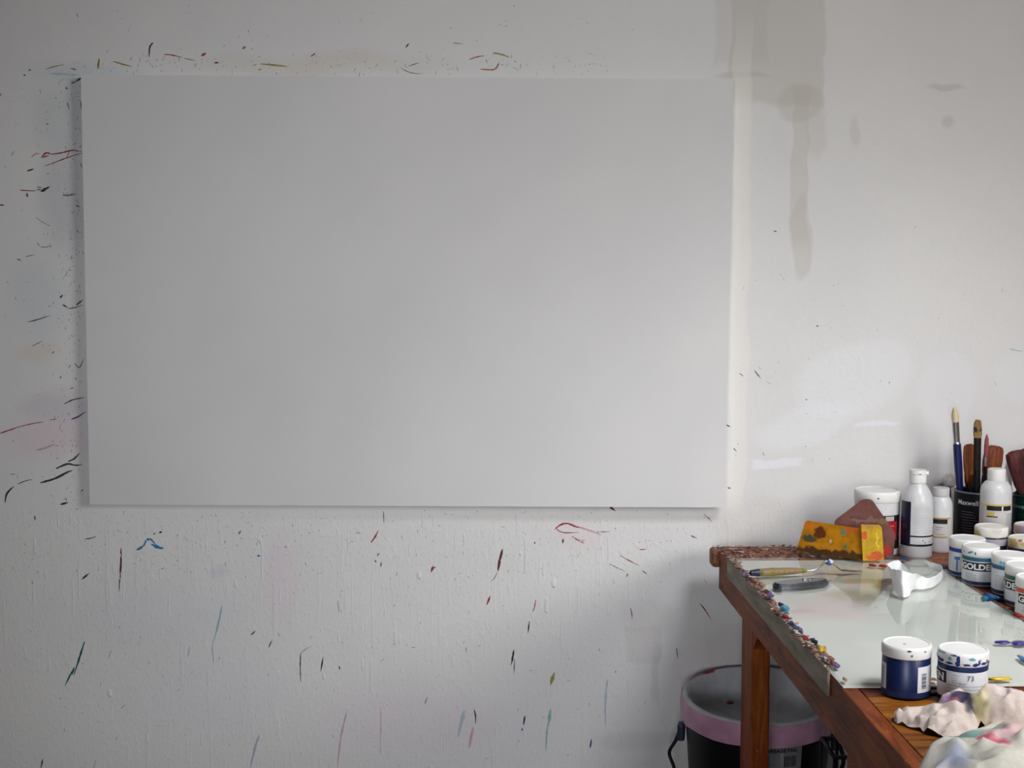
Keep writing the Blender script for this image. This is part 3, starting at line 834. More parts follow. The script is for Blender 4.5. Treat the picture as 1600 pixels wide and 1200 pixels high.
NAVY2 = plain('band_prussian', (16, 40, 84), .4)
# row along the right edge of the glass, from the far one to the near one
ja = paint_jar(1510, 897, 'white-lidded jar with royal blue band and blue logo, rearmost in the row beside the glass', BLUE, BLUE, 40, False, word=None, drops=((30, .068, .004, .002),), drop_col='pink')
rb = .035 * .97
cyl_patch('blue_emblem', rb + .0005, .012, .034, -34, -29, plain('emblem_blue', (70, 120, 180), .5), ja)
cyl_patch('blue_emblem', rb + .0005, .034, .040, -42, -22, plain('emblem_blue', (70, 120, 180), .5), ja)
cyl_patch('blue_stamp', rb + .0005, .013, .022, -12, 6, plain('stamp_blue', (60, 74, 124), .5), ja)
paint_jar(1531, 911, 'white-lidded paint jar with teal band and the full black name panel, second in the row', TEAL, NAVY2, -68, True, wide=122, drops=((-36, .064, .004, .002), (-28, .066, .006, .0015), (-16, .064, .002, .003), (-60, .064, .002, .002)))
cj = paint_jar(1578, 926, 'white paint jar with blue band and blank side, between teal and green banded jars', CYAN, NAVY, 60, False, word=None, drops=((-30, .062, .003, .004), (-22, .060, .0025, .006)), drop_col='sky')
cyl_bars('small_print', rb + .0006, [(-50, -6, .036 - i * .0034, .0366 - i * .0034) for i in range(7)], SMALL(), cj)
paint_jar(1600, 944, 'white paint jar with dark green band, cut by the frame behind the orange banded jar', GREEN, NAVY, -122, True, wide=122)
ej = paint_jar(1618, 966, 'white paint jar with orange red bands, nearest in the row, half out of frame', ORANGE, ORANGE, -56, True, wide=122)
# two in front on the wood
def dark_jar():
    t = jar_root('dark blue paint jar with plain white lid, in front on the bare wood', 1415, 1083, ZT)
    r, h = .035, .0745
    blue = plain('jar_deep_blue', (14, 32, 78), .35, .5, .1, 20)
    rb = jar_body(t, r, h, .0165, blue)
    cyl_patch('foot_band', rb, .003, .010, -180, 180, plain('jar_foot_blue', (18, 46, 92), .35), t, 60)
    wh = plain('jar_label_white', (216, 218, 222), .5)
    cyl_patch('label_sheet', rb, .0105, .0475, -118, -54, wh, t)
    cyl_patch('label_sheet', rb, .0105, .0475, 28, 118, wh, t)
    rr = random.Random(3)
    cyl_bars('barcode', rb + .0006, [(38, 52, .016 + i * .0013, .016 + i * .0013 + rr.choice([.0005, .0009])) for i in range(17)], plain('barcode_blue', (44, 58, 92), .5), t)
    cyl_bars('small_print', rb + .0002, [(-80, -60, .014 + i * .0026, .0125 + i * .0026) for i in range(12)], SMALL(), t)
    cyl_blob('paint_drip', r, ((6, .071, .004, .0011), (12, .0645, .002, .0016), (46, .0695, .003, .001)), plain('drip_navy', (20, 26, 60), .4), t, sd=5)
    o = lathe('rim_mark', [(.001, 0), (.0022, .0003), (.001, .0006)], plain('lid_red_dot', (196, 120, 110), .5), t, 12, loc=(-.003, -.006, h - .0010))
dark_jar()
nj = paint_jar(1503, 1093, 'white paint jar with blue smeared lid, beside the dark blue jar on the wood', NAVY2, NAVY2, -163, False, wide=120, word='GOLDEN',
               drops=((-84, .064, .004, .006), (-66, .0615, .005, .004), (-54, .0605, .005, .003), (-10, .066, .0028, .006), (-12, .0605, .004, .004), (-20, .0715, .006, .0014), (30, .0600, .006, .0025), (38, .0625, .002, .004), (52, .0605, .006, .002), (64, .062, .002, .004), (8, .0600, .006, .002), (-32, .0598, .006, .0018), (75, .06, .005, .003)), drop_col='blue')
cyl_bars('small_print', rb + .0006, [(-36, 72, .0285 - i * .0046, .0291 - i * .0046) for i in range(5)] + [(-24, -8, .043, .0436), (-26, -10, .0395, .040), (-24, -12, .036, .0366)], SMALL(), nj)
cyl_text('handwriting', 'Cy blue', rb + .0006, -22, .0305, .0042, plain('pen_blue', (60, 120, 160), .5), nj)
cyl_text('handwriting', '73', rb + .0006, 10, .037, .0075, plain('pen_navy', (60, 66, 110), .5), nj)
cyl_blob('lid_smear', .035, ((-64, .0715, .008, .002), (-50, .0725, .006, .0016), (-30, .066, .004, .003), (20, .068, .005, .003), (40, .066, .004, .002)), plain('smear_turquoise', (96, 170, 190), .4), nj, sd=9)

# three shorter-looking jars behind the row
def plain_jar(px, py, r, h, label, body, stain, sd, fl=None):
    t = jar_root(label, px, py, ZT)
    lidm = NT('stained_lid_%d' % sd)
    v = lidm.warp(.008, 60)
    c = lidm.mix(.0, lin(224, 221, 214), lin(220, 220, 220))
    for (a, z, w_, rgb) in stain:
        x, y = r * cos(ang(a)), r * sin(ang(a))
        c = lidm.spot(c, v, (x, y, z), (w_, w_, w_ * .8), lin(*rgb), .85, .7)
    jar_body(t, r, h, .019, body, lidm.bsdf(c, .45, .5))
    return t
DARKJ = plain('jar_dark_navy', (24, 26, 44), .35, .5, .15, 20)
p6 = plain_jar(1547, 890.3, .0325, .0905, 'dark jar with big white lid stained yellow at one side, in front of white bottle', DARKJ, ((-62, .075, .012, (190, 160, 70)), (20, .0885, .012, (200, 196, 186))), 1)
cyl_patch('collar', .0325 * .972, .055, .068, -180, 180, plain('jar_collar_grey', (170, 170, 178), .4), p6, 60)
cyl_bars('small_print', .0325 * .975, [(10, 24, .048, .0495), (8, 26, .0445, .0455)], WHITE_PRINT(), p6)
plain_jar(1602, 897, .0345, .075, 'dark jar with yellow stained cream lid, behind the blue banded jars', DARKJ, ((-46, .066, .012, (196, 168, 60)), (-10, .066, .006, (200, 170, 50)), (-20, .075, .005, (150, 60, 50))), 2)
p7 = plain_jar(1611, 882, .036, .084, 'dusty pink jar with blue paint over its lid, cut by frame beside green can', plain('jar_dusty_pink', (190, 140, 146), .5, .4, .12, 30), ((-25, .083, .018, (60, 120, 170)), (-55, .079, .014, (196, 150, 152)), (0, .075, .018, (196, 150, 152))), 3)

# big tub
def tub():
    p = on_z(1369, 863, ZT)
    t = thing('gel_tub', 'large white lidded tub with black and red label, leftmost container at the wall', 'tub', p, facing(p))
    r, h = .049, .137
    lathe('body', [(r * .9, 0), (r * .965, .003), (r * .97, .008), (r * .97, h - .026), (r * .94, h - .02), (r * .94, h - .016)], plain('tub_plastic', (206, 205, 205), .4), t)
    lathe('lid', [(r * .985, h - .022), (r, h - .0205), (r, h - .006), (r * .985, h - .002), (r * .95, h), (r * .9, h), (r * .89, h - .0016), (.001, h - .0014)], LID(), t)
    rb = r * .97
    cyl_patch('label_sheet', rb, .016, .088, -100, 72, plain('tub_label_black', (24, 20, 22), .45), t)
    cyl_patch('red_panel', rb + .0005, .034, .075, -60, 58, plain('tub_label_red', (170, 24, 40), .45, .5, .2, 60), t)
    cyl_patch('white_panel', rb + .0005, .0765, .086, 22, 46, plain('tub_panel_white', (190, 188, 186), .5), t)
    cyl_bars('small_print', rb + .0007, [(24, 44, .0785 + i * .0026, .0792 + i * .0026) for i in range(3)] + [(8, 24, .066, .0675), (30, 46, .065, .0665), (12, 40, .058, .0592), (14, 34, .052, .053)], plain('tub_pink_print', (214, 130, 140), .5), t)
    cyl_blob('paint_fleck', r, ((2, h - .012, .0022, .0022), (56, h - .004, .002, .001)), INK(), t)
    cyl_blob('paint_fleck', rb, ((6, .097, .0015, .0012), (-36, .108, .001, .001), (22, .102, .0012, .0008)), plain('fleck_pink', (180, 110, 130), .5), t)
tub()

CLOUDY = NT('cloudy_white_plastic')
cn = CLOUDY.noise(18, 3)
CLOUDY_M = CLOUDY.bsdf(CLOUDY.mix(CLOUDY.rng(cn.outputs[0], .3, .7), lin(212, 212, 212), lin(200, 201, 204)), .3, .5)
def bottle(px, py, r, h, neck_z, label, prof, group='white plastic bottles'):
    p = on_z(px, py, ZT)
    t = thing('plastic_bottle', label, 'bottle', p, facing(p), group)
    lathe('body', prof, CLOUDY_M, t)
    return t
# flip-top bottle
r, h = .0325, .186
b1 = bottle(1431, 869.5, r, h, 0, 'tall cloudy white flip-top bottle with navy and white label, beside the tub',
            [(r * .9, 0), (r * .98, .003), (r, .007), (r, .118), (r * .985, .124), (r * .93, .132), (r * .80, .142), (r * .62, .151), (r * .52, .156), (r * .48, .158), (r * .48, .164)])
lathe('cap', [(r * .53, .159), (r * .55, .1595), (r * .55, .174), (r * .545, .1755), (r * .52, .1758), (r * .55, .1764), (r * .55, .184), (r * .53, .186), (.001, .186)], LID(), b1)
box('cap_tab', (r * .42, r * .68, -.006, .006, .1765, .1835), LID(), b1, .0015)
cyl_patch('label_sheet', r, .0265, .120, -95, 95, plain('bottle_label_paper', (212, 211, 212), .55), b1)
cyl_patch('navy_panel', r + .0005, .0275, .1215, -72, -22, plain('bottle_navy', (22, 22, 52), .4, .5, .3, 30), b1)
cyl_patch('line', r + .0005, .028, .032, -22, 94, INK(), b1)
cyl_patch('line', r + .0005, .0475, .0505, -22, 94, INK(), b1)
rr = random.Random(8)
cyl_bars('small_print', r + .0006, [(-12, -12 + rr.uniform(60, 90), .056 + i * .0034, .0566 + i * .0034) for i in range(17)], plain('pale_print', (176, 174, 180), .6), b1)
cyl_bars('small_print', r + .0007, [(-68, -46, .088, .0895), (-66, -50, .083, .084), (-62, -40, .071, .0722), (-58, -36, .066, .0668)], plain('violet_print', (96, 84, 130), .6), b1)
cyl_bars('small_print', r + .0006, [(22, 25, .039, .042), (30, 34, .035, .037), (50, 53, .035, .038)], INK(), b1)
cyl_blob('paint_fleck', r * .55, ((8, .1785, .004, .001), (20, .1785, .0015, .0013)), plain('fleck_teal', (60, 130, 140), .4), b1)
# smaller one behind it
r = .0255
b2 = bottle(1468, 861, r, .128, 0, 'small grey-white bottle with black and orange label, behind the flip-top bottle',
            [(r * .9, 0), (r * .98, .003), (r, .006), (r, .094), (r * .97, .103), (r * .88, .112), (r * .72, .119), (r * .66, .121)])
lathe('cap', [(r * .66, .1215), (r * .69, .122), (r * .69, .137), (r * .66, .139), (.001, .139)], plain('grey_cap_plastic', (196, 194, 194), .45), b2)
cyl_patch('label_sheet', r, .032, .078, -90, 90, plain('bottle_label_cream', (204, 200, 196), .55), b2)
cyl_patch('orange_line', r + .0005, .0745, .077, -60, 48, plain('label_orange', (190, 146, 58), .5), b2)
cyl_patch('name_panel', r + .0005, .064, .0740, -60, 34, INK(), b2)
cyl_patch('orange_line', r + .0005, .034, .0365, -60, 34, plain('label_orange', (190, 146, 58), .5), b2)
cyl_bars('small_print', r + .0006, [(-20, 14, .056, .0574), (-20, 4, .051, .052), (-20, 20, .0405, .0415)], SMALL(), b2)
# round-shouldered one in front of the black can
r, h = .0318, .189
pb4 = on_y(1553, 878, 2.785); pb4.z = ZT
b4 = thing('plastic_bottle', 'white round-shouldered bottle with plain screw cap, in front of the black coffee can', 'bottle', pb4, facing(pb4), 'white plastic bottles')
lathe('body', [(r * .9, 0), (r * .98, .003), (r, .007), (r, .142), (r * .98, .149), (r * .9, .156), (r * .74, .1625), (r * .58, .166), (r * .5, .167)], CLOUDY_M, b4)
lathe('cap', [(r * .56, .166), (r * .575, .1675), (r * .575, .187), (r * .56, .1895), (r * .5, .191), (.001, .191)], LID(), b4)
cyl_patch('label_sheet', r, .050, .119, -95, 95, plain('bottle_label_cream', (204, 200, 196), .55), b4)
cyl_patch('yellow_line', r + .0005, .1165, .1195, -80, 80, plain('label_yellow', (206, 184, 90), .5), b4)
cyl_patch('name_panel', r + .0005, .1065, .1160, -32, 66, INK(), b4)
cyl_patch('white_panel', r + .0007, .1065, .1160, 22, 27, WHITE_PRINT(), b4)
cyl_patch('yellow_panel', r + .0005, .0955, .1045, -26, -4, plain('label_yellow', (206, 184, 90), .5), b4)
cyl_patch('line', r + .0005, .0925, .0945, -32, 8, INK(), b4)
cyl_bars('small_print', r + .0006, [(40, 74, .0985 - i * .0040, .0997 - i * .0040) for i in range(6)], SMALL(), b4)
# slim pointed bottle between the cans
pg = on_y(1570, 860, 2.91); pg.z = ZT
sl = thing('glue_bottle', 'slim white bottle with pointed cone nozzle, standing between the two coffee cans', 'bottle', pg, facing(pg))
lathe('body', [(.0105, 0), (.012, .002), (.012, .128), (.010, .134), (.0085, .136)], CLOUDY_M, sl, 24)
lathe('nozzle', [(.0105, .136), (.0108, .138), (.0104, .150), (.0082, .160), (.0048, .176), (.0016, .190), (.0004, .191)], LID(), sl, 24)

# coffee cans (open, used as brush pots)
def can(px, yd, r, h, label, body_rgb, word, start, hgt, width, rim_rgb):
    p = on_y(px, 860, yd); p.z = ZT
    t = thing('coffee_can', label, 'can', p, facing(p), 'coffee cans holding brushes')
    m = plain('can_' + word[-3:].strip() + str(body_rgb[2]), body_rgb, .45, .2, .15, 14)
    lathe('body', [(r * .97, 0), (r, .003), (r, h - .004), (r * .985, h - .003), (r * .985, h), (r * .955, h), (r * .955, .004), (.001, .004)], m, t, 56)
    lathe('rim', [(r * .985, h - .003), (r * 1.012, h - .002), (r * 1.012, h), (r * .98, h + .001), (r * .95, h), (r * .952, h - .003)], plain('can_rim_metal_%d' % rim_rgb[0], rim_rgb, .3, .5, .1, 20, 0, .6), t, 56, False, False)
    cyl_text('lettering', word, r, start, h - .027, hgt, plain('can_lettering_%d' % rim_rgb[0], (196, 198, 206) if rim_rgb[0] > 90 else (120, 150, 142), .5), t, .0002, width)
    return t, p, r
k1, kp1, kr1 = can(1527, 2.878, .0515, .130, 'black coffee can with white lettering holding several brushes, behind white bottle', (10, 10, 17), 'Maxwell House', -52, .0105, .088, (120, 120, 132))
cyl_patch('pale_strip', kr1, .002, .124, -88, -84, plain('strip_white', (214, 212, 208), .6), k1)  # narrow white strip down the left edge of the can
rr = random.Random(4)
cyl_bars('small_print', kr1 + .0004, [(-44 + rr.uniform(0, 5), -44 + rr.uniform(30, 48), .088 - i * .006, .0890 - i * .006) for i in range(10)], plain('dim_print', (92, 88, 96), .6), k1)
k2, kp2, kr2 = can(1619, 2.868, .0515, .122, 'dark green coffee can with pale lettering, cut by the right edge of the frame', (12, 48, 44), 'Maxwell House', -78, .0095, .092, (40, 66, 60))
cyl_patch('navy_panel', kr2, .003, .116, -89, -56, plain('can_navy', (20, 26, 66), .4), k2)
cyl_bars('small_print', kr2 + .0004, [(-50, -50 + rr.uniform(20, 40), .082 - i * .006, .0828 - i * .006) for i in range(9)], plain('dim_green_print', (50, 88, 84), .6), k2)

# ------------------------------------------------------------------ brushes in the cans
def stand(o, foot, tip):
    d = (tip - foot).normalized()
    o.location = foot
    q = Vector((0, 0, 1)).rotation_difference(d)
    o.rotation_mode = 'QUATERNION'
    o.rotation_quaternion = q
def at(px, py, y):
    return on_y(px, py, y)
def brush(label, foot, tip, handle, ferr, hair, m_handle, m_ferr, m_hair, squash=1.0, hair_squash=None, turn=0):
    t = thing('paintbrush', label, 'brush', foot, 0, 'brushes in the coffee cans')
    stand(t, foot, tip)
    t.rotation_quaternion = t.rotation_quaternion @ Quaternion((0, 0, 1), turn)
    L = (tip - foot).length
    a, b_ = L * handle[0], L * ferr[0]
    lathe('handle', [(handle[1] * .35, 0), (handle[1] * .6, L * .02), (handle[1] * .7, a * .4), (handle[1], a * .8), (handle[1] * .95, a)], m_handle, t, 18)
    lathe('ferrule', [(handle[1] * .98, a - .001), (ferr[1] * .92, a + .004), (ferr[1] * .95, a + .006), (ferr[1], b_)], m_ferr, t, 24, squash=squash)
    prof = [(ferr[1] * .93, b_ - .001)] + [(rr_, b_ + (L - b_) * f) for f, rr_ in hair]
    hb = lathe('bristles', prof, m_hair, t, 24, squash=hair_squash or squash)
    for vtx in hb.data.vertices:
        if vtx.co.z > b_ + .003:
            k = mnoise.noise(Vector((vtx.co.x * 300, vtx.co.y * 300, vtx.co.z * 20)))
            vtx.co.x *= 1 + .10 * k
            vtx.co.z += .0018 * k
    return t
def hair_mat(name, tip, root, L=.05, z0=.2, speck=None):
    h_ = NT(name)
    s = h_.noise(90, 4, .6, h_.scaled((3, 3, .25)))
    col = h_.ramp(s.outputs[0], [(.35, lin(*root)), (.65, lin(*tip))])
    if speck:
        v = h_.noise(70, 3, .6)
        col = h_.mix(h_.rng(v.outputs[0], .54, .6), col, lin(*speck))
    return h_.bsdf(col, .6, .4, s.outputs[0], .0015)
STEEL = plain('brush_steel', (176, 176, 180), .25, .5, .1, 60, 0, .9)
COPPER = plain('brush_copper', (150, 84, 48), .3, .5, .15, 60, 0, .9)
BRASS = plain('brush_brass', (176, 136, 58), .28, .5, .15, 60, 0, .9)
BLK = plain('brush_black_wood', (13, 10, 14), .45, .2, .2, 60)
NAVYW = plain('brush_navy_wood', (18, 26, 84), .3, .5, .15, 40)
floor1 = ZT + .005
def foot_at(kp, px, dy, z=floor1):
    f = on_y(px, 862, kp.y + dy); f.z = z
    return f
# big soft round one
brush('navy-handled round brush with cream tip and silver ferrule, tallest in the black can', foot_at(kp1, 1505, .012), at(1491.5, 636, 2.885), (.737, .0088), (.893, .0074),
      ((.25, .0078), (.55, .0072), (.8, .0052), (.95, .0024), (1, .0006)), NAVYW, STEEL, hair_mat('cream_bristle', (224, 208, 170), (196, 176, 138)), .9)
brush('flat black brush caked in dark paint with ochre patch, second tallest in the black can', foot_at(kp1, 1524, -.01), at(1528, 656, 2.87), (.62, .0078), (.86, .0082),
      ((.2, .0090), (.5, .0088), (.8, .0080), (.95, .0066), (1, .0040)), BLK, plain('paint_caked_ferrule', (26, 19, 18), .55, .2, .3, 60), hair_mat('caked_bristle', (170, 132, 66), (60, 44, 34), speck=(36, 28, 28)), .6)
brush('thin brush with dusty pink tip, right of the black flat brush', foot_at(kp1, 1534, .006), at(1542, 679, 2.88), (.72, .0034), (.80, .0036),
      ((.2, .0046), (.5, .0050), (.8, .0042), (1, .0012)), BLK, STEEL, hair_mat('pink_bristle', (168, 84, 96), (96, 50, 54)), .8)
brush('wide brown-bristled brush with copper ferrule, between navy and black brushes', foot_at(kp1, 1514, .03), at(1514, 694, 2.90), (.60, .0080), (.70, .0105),
      ((.2, .0118), (.6, .0130), (.9, .0120), (.97, .0095), (1, .0050)), BLK, COPPER, hair_mat('tan_bristle', (170, 96, 44), (118, 58, 26)), .55)
brush('broad brush with rust-brown bristles, rising behind the white screw-cap bottle', foot_at(kp1, 1533, .014), at(1554, 697, 2.885), (.56, .0095), (.70, .0190),
      ((.15, .0200), (.5, .0212), (.85, .0205), (.96, .0180), (1, .0120)), BLK, plain('dark_ferrule', (52, 26, 18), .45, .5, .3, 50), hair_mat('rust_bristle', (142, 70, 32), (86, 38, 20)), .5)
brush('broad splayed brush with dark red-brown bristles, leaning out of the green can', foot_at(kp2, 1617, .012), at(1589, 704, 2.89), (.48, .0095), (.60, .0180),
      ((.15, .0205), (.5, .0240), (.8, .0262), (.93, .0250), (1, .0170)), BLK, plain('dark_ferrule', (52, 26, 18), .45, .5, .3, 50), hair_mat('dark_red_bristle', (112, 48, 42), (58, 26, 34)), .5)
brush('brush with brass ferrule leaning right in the green can', foot_at(kp2, 1592, -.020), at(1622, 690, 2.84), (.55, .0050), (.76, .0068),
      ((.2, .0074), (.6, .0070), (.9, .0050), (1, .002)), BLK, BRASS, hair_mat('tan_bristle_two', (160, 100, 52), (100, 54, 28)), .7)
dab = thing('foam_dabber', 'grey round foam dabber behind the black can, leaning against the wall', 'dabber', (0, 0, 0))
fdab, tdab = on_y(1486, 858, 2.915), at(1483, 742, 2.982)
fdab.z = ZT
stand(dab, fdab, tdab)
Ld = (tdab - fdab).length
lathe('stick', [(.003, 0), (.003, Ld - .02)], BLK, dab, 12)
lathe('foam_head', [(.004, Ld - .029), (.010, Ld - .027), (.0140, Ld - .020), (.0148, Ld - .014), (.0132, Ld - .007), (.008, Ld - .0015), (.002, Ld)], plain('grey_foam', (222, 219, 217), .85, .2, .2, 200, .002), dab, 24)

# ================================================================== SCRAPERS, KNIVES, TISSUE
def plate(name, outline, thick, mat, parent, bev=.0006):
    """flat plate cut to an outline given as (x, z), thickness along y"""
    bm = bmesh.new()
    a = [bm.verts.new((x, -thick / 2, z)) for x, z in outline]
    b_ = [bm.verts.new((x, thick / 2, z)) for x, z in outline]
    bm.faces.new(a)
    bm.faces.new(b_[::-1])
    nn = len(a)
    for i in range(nn):
        j = (i + 1) % nn
        bm.faces.new((a[i], b_[i], b_[j], a[j]))
    return from_bm(name, bm, mat, parent)
def round_poly(pts, rad, n=5):
    res = []
    m = len(pts)
    for i in range(m):
        p, a, b_ = Vector(pts[i]), Vector(pts[i - 1]), Vector(pts[(i + 1) % m])
        r1 = rad[i] if isinstance(rad, (list, tuple)) else rad
        da, db = (a - p).normalized(), (b_ - p).normalized()
        s, e_ = p + da * r1, p + db * r1
        for k in range(n + 1):
            t = k / n
            res.append(tuple((1 - t) ** 2 * s + 2 * t * (1 - t) * p + t * t * e_))
    return res
def smeared(name, base, marks, rough=.4, sc=30):
    s = NT(name)
    v = s.warp(.011, 75)
    nz = s.noise(sc, 5, .6)
    c = s.mix(s.rng(nz.outputs[0], .35, .65), lin(*base), lin(*[int(q * .86) for q in base]))
    for (x, z, rx, rz, rgb, st) in marks:
        c = s.spot(c, v, (x, 0, z), (rx, 1, rz), lin(*rgb), st, .5)
    sk = s.noise(220, 2)
    c = s.mix(s.math('MULTIPLY', s.rng(sk.outputs[0], .66, .7), .7), c, lin(90, 60, 30))
    return s.bsdf(c, .55, .25, nz.outputs[0], .001)
# rust-pink board behind
pb = Vector(on_y(1352, 876, 2.782)); pb.z = ZT
k = 2.79 / F
pk = thing('paint_scraper', 'dusty rose pentagonal scraper board, leaning against the large white tub', 'scraper', pb, facing(pb), 'scrapers leaning on the tub')
X = lambda px: (px - 1352) * k
Z = lambda py: (876 - py) * k * 1.0
plate('blade', round_poly([(X(1322), 0), (X(1394), 0), (X(1397), Z(834)), (X(1360), Z(782)), (X(1346), Z(782)), (X(1303), Z(818)), (X(1303), Z(840))], [.002, .002, .006, .006, .008, .006, .003]), .003,
      smeared('rose_board_paint', (116, 70, 62), ((X(1352), Z(815), .035, .006, (134, 98, 84), .8), (X(1385), Z(862), .008, .012, (186, 40, 36), .9), (X(1392), Z(872), .006, .006, (40, 120, 124), .9), (X(1340), Z(812), .02, .003, (70, 50, 52), .7), (X(1378), Z(816), .010, .006, (120, 100, 60), .8), (X(1385), Z(884), .01, .01, (186, 60, 46), .8))), pk)
pk.rotation_euler = (radians(-10), 0, facing(pb))
def leaning(label, pl_, pr_, outline_px, refy, mat, lean, name='paint_scraper'):
    d = pr_ - pl_
    t = thing(name, label, 'scraper', pl_, 0, 'scrapers leaning on the tub')
    t.rotation_euler = (radians(lean), 0, atan2(d.y, d.x))
    return t, d.length
L0, R0 = on_y(1244, 870, 2.815), on_y(1347, 886, 2.728)
L0.z = R0.z = ZG + .0005
ys, wsl = leaning('wide amber yellow plastic scraper with dark smears, leaning in front of the rose board', L0, R0, None, 0, None, -14)
H_ = .0655
AMBER = smeared('amber_scraper_paint', (184, 122, 8), ((.05, .046, .014, .013, (86, 34, 18), .95), (.028, .030, .016, .008, (40, 64, 52), .9), (.100, .052, .007, .006, (60, 130, 100), .9), (.108, .022, .006, .006, (50, 110, 84), .9), (.072, .030, .003, .003, (200, 180, 150), .8),
                 (.075, .006, .095, .0085, (62, 40, 22), .95), (.02, .058, .02, .006, (206, 110, 30), .6), (.115, .058, .016, .006, (196, 84, 30), .7), (.06, .018, .04, .006, (188, 126, 20), .6)))
plate('blade', round_poly([(0, 0), (wsl, 0), (wsl, H_ * .98), (.013, H_ * 1.04)], [.002, .001, .002, .008]), .0022, AMBER, ys)
L1, R1 = on_y(1348, 887, 2.722), on_y(1381, 889, 2.728)
L1.z = R1.z = ZG + .0005
ns, wn = leaning('small bright yellow scraper with red spots, right of the amber one', L1, R1, None, 0, None, -11)
plate('blade', round_poly([(0, 0), (wn, 0), (wn * .97, .073), (0, .075)], [.001, .002, .010, .002]), .002,
      smeared('yellow_scraper_paint', (190, 152, 4), ((.006, .052, .006, .008, (190, 60, 30), .85), (.018, .022, .003, .003, (190, 90, 30), .8), (.028, .008, .022, .008, (186, 60, 30), .85), (.034, .04, .002, .02, (220, 190, 70), .6), (.02, .07, .02, .004, (150, 110, 60), .7))), ns)

# palette knife
pa, pe = on_z(1171, 902, ZG), on_z(1347, 893.5, ZG)
d = pe - pa
pkn = thing('palette_knife', 'palette knife with paint-stained olive wooden handle and cranked neck, lying on the glass', 'knife', (pa.x, pa.y, ZG), atan2(d.y, d.x))
LK = d.length
hl = LK * .50
hm = smeared('olive_handle_paint', (122, 106, 66), ())
hn = NT('stained_handle')
hx = hn.noise(60, 4, .6)
HMAT = hn.bsdf(hn.ramp(hx.outputs[0], [(.3, lin(70, 62, 40)), (.45, lin(120, 116, 44)), (.55, lin(140, 112, 84)), (.7, lin(110, 76, 56))]), .55, .4, hx.outputs[0], .001)
hd = lathe('handle', [(.002, 0), (.0055, .003), (.0075, .02), (.0082, hl * .4), (.0068, hl * .75), (.0045, hl * .95), (.0035, hl)], HMAT, pkn, 18)
hd.rotation_euler = (0, pi / 2, 0)
hd.location = (0, 0, .0083)
tipc = lathe('handle_tip', [(.001, -.0005), (.0056, .0025), (.0075, .016), (.0077, .020)], plain('navy_dip', (28, 30, 58), .4), pkn, 18)
tipc.rotation_euler = (0, pi / 2, 0)
tipc.location = (-.0004, 0, .0083)
tube('neck', smooth_path([(hl - .004, 0, .008), (hl + .014, 0, .0078), (hl + .030, 0, .016), (hl + .042, 0, .0245), (hl + .052, 0, .0235)], 5), .0019, STEEL, pkn, 10)
bm = bmesh.new()
dab_bm(bm, (hl + .049, 0, .0225), (.011, .008, .0065), 1, 4.2)
from_bm('paint_clot', bm, smeared('blue_white_clot', (70, 92, 140), ((hl + .055, .026, .006, .006, (206, 212, 222), .9),)), pkn, True)
xs_ = [hl + .050, hl + .062, hl + .072, LK * .9, LK]
hs_ = [.0225, .014, .0052, .0022, .0012]
ws_ = [.003, .006, .0085, .0070, .0008]
vs = []
for a, b_, c in zip(xs_, hs_, ws_):
    vs += [(a, -c, b_), (a, c, b_), (a, -c, b_ + .0007), (a, c, b_ + .0007)]
fs = []
for i in range(4):
    q, r_ = 4 * i, 4 * i + 4
    fs += [(q, r_, r_ + 1, q + 1), (q + 2, q + 3, r_ + 3, r_ + 2), (q, q + 2, r_ + 2, r_), (q + 1, r_ + 1, r_ + 3, q + 3)]
fs += [(0, 1, 3, 2), (16, 18, 19, 17)]
mesh('blade', vs, fs, plain('smeared_blade', (120, 104, 92), .35, .5, .35, 60, 0, .5), pkn)

# utility knife
ua, ue = on_z(1210, 920, ZG), on_z(1301, 911, ZG)
d = ue - ua
uk = thing('utility_knife', 'silver metal utility knife with blade slider, lying on the glass before the palette knife', 'knife', (ua.x, ua.y, ZG), atan2(d.y, d.x))
LU = d.length
ol = []
for t_ in range(9):              # rounded butt
    a_ = pi / 2 + pi * t_ / 8
    ol.append((.008 + .008 * cos(a_), .0095 * sin(a_)))
WK = 1.3
ol = [(x, y * WK) for x, y in ol]
ol += [(x, y * WK) for x, y in [(LU * .25, -.0118), (LU * .45, -.0125), (LU * .65, -.0112), (LU * .84, -.0085), (LU * .885, -.006), (LU * .895, .001), (LU * .87, .006), (LU * .65, .0098), (LU * .45, .0115), (LU * .25, .0112)]]
def slab(name, ol, z0, z1, mat, parent, bev=0):
    bm = bmesh.new()
    a = [bm.verts.new((x, y, z0)) for x, y in ol]
    b_ = [bm.verts.new((x, y, z1)) for x, y in ol]
    bm.faces.new(a[::-1])
    top = bm.faces.new(b_)
    nn = len(a)
    for i in range(nn):
        j = (i + 1) % nn
        bm.faces.new((a[i], a[j], b_[j], b_[i]))
    if bev:
        bmesh.ops.bevel(bm, geom=list(top.edges), offset=bev, segments=2, affect='EDGES')
    return from_bm(name, bm, mat, parent, True, 40)
ALU = plain('cast_aluminium', (104, 106, 112), .26, .5, .25, 90, 0, .75)
slab('body', ol, .0005, .0050, ALU, uk)
slab('body_half', ol, .0060, .0110, ALU, uk, .003)
slab('seam', [(x * .985 + .0006, y * .96) for x, y in ol], .0049, .0061, plain('dark_seam', (36, 38, 48), .5), uk)
slab('slider', round_poly([(LU * .50, .002), (LU * .66, .001), (LU * .66, .006), (LU * .50, .007)], .002), .0108, .0140, STEEL, uk, .001)
o = lathe('screw', [(.0035, .0107), (.0035, .0118), (.0025, .0124), (.001, .0121)], STEEL, uk, 14, loc=(LU * .58, -.004, 0))
slab('end_cap', [(x * 1.04 - .0006, y * 1.06) for x, y in ol[:9]], .0003, .0103, plain('grip_navy', (36, 40, 62), .45), uk, .003)
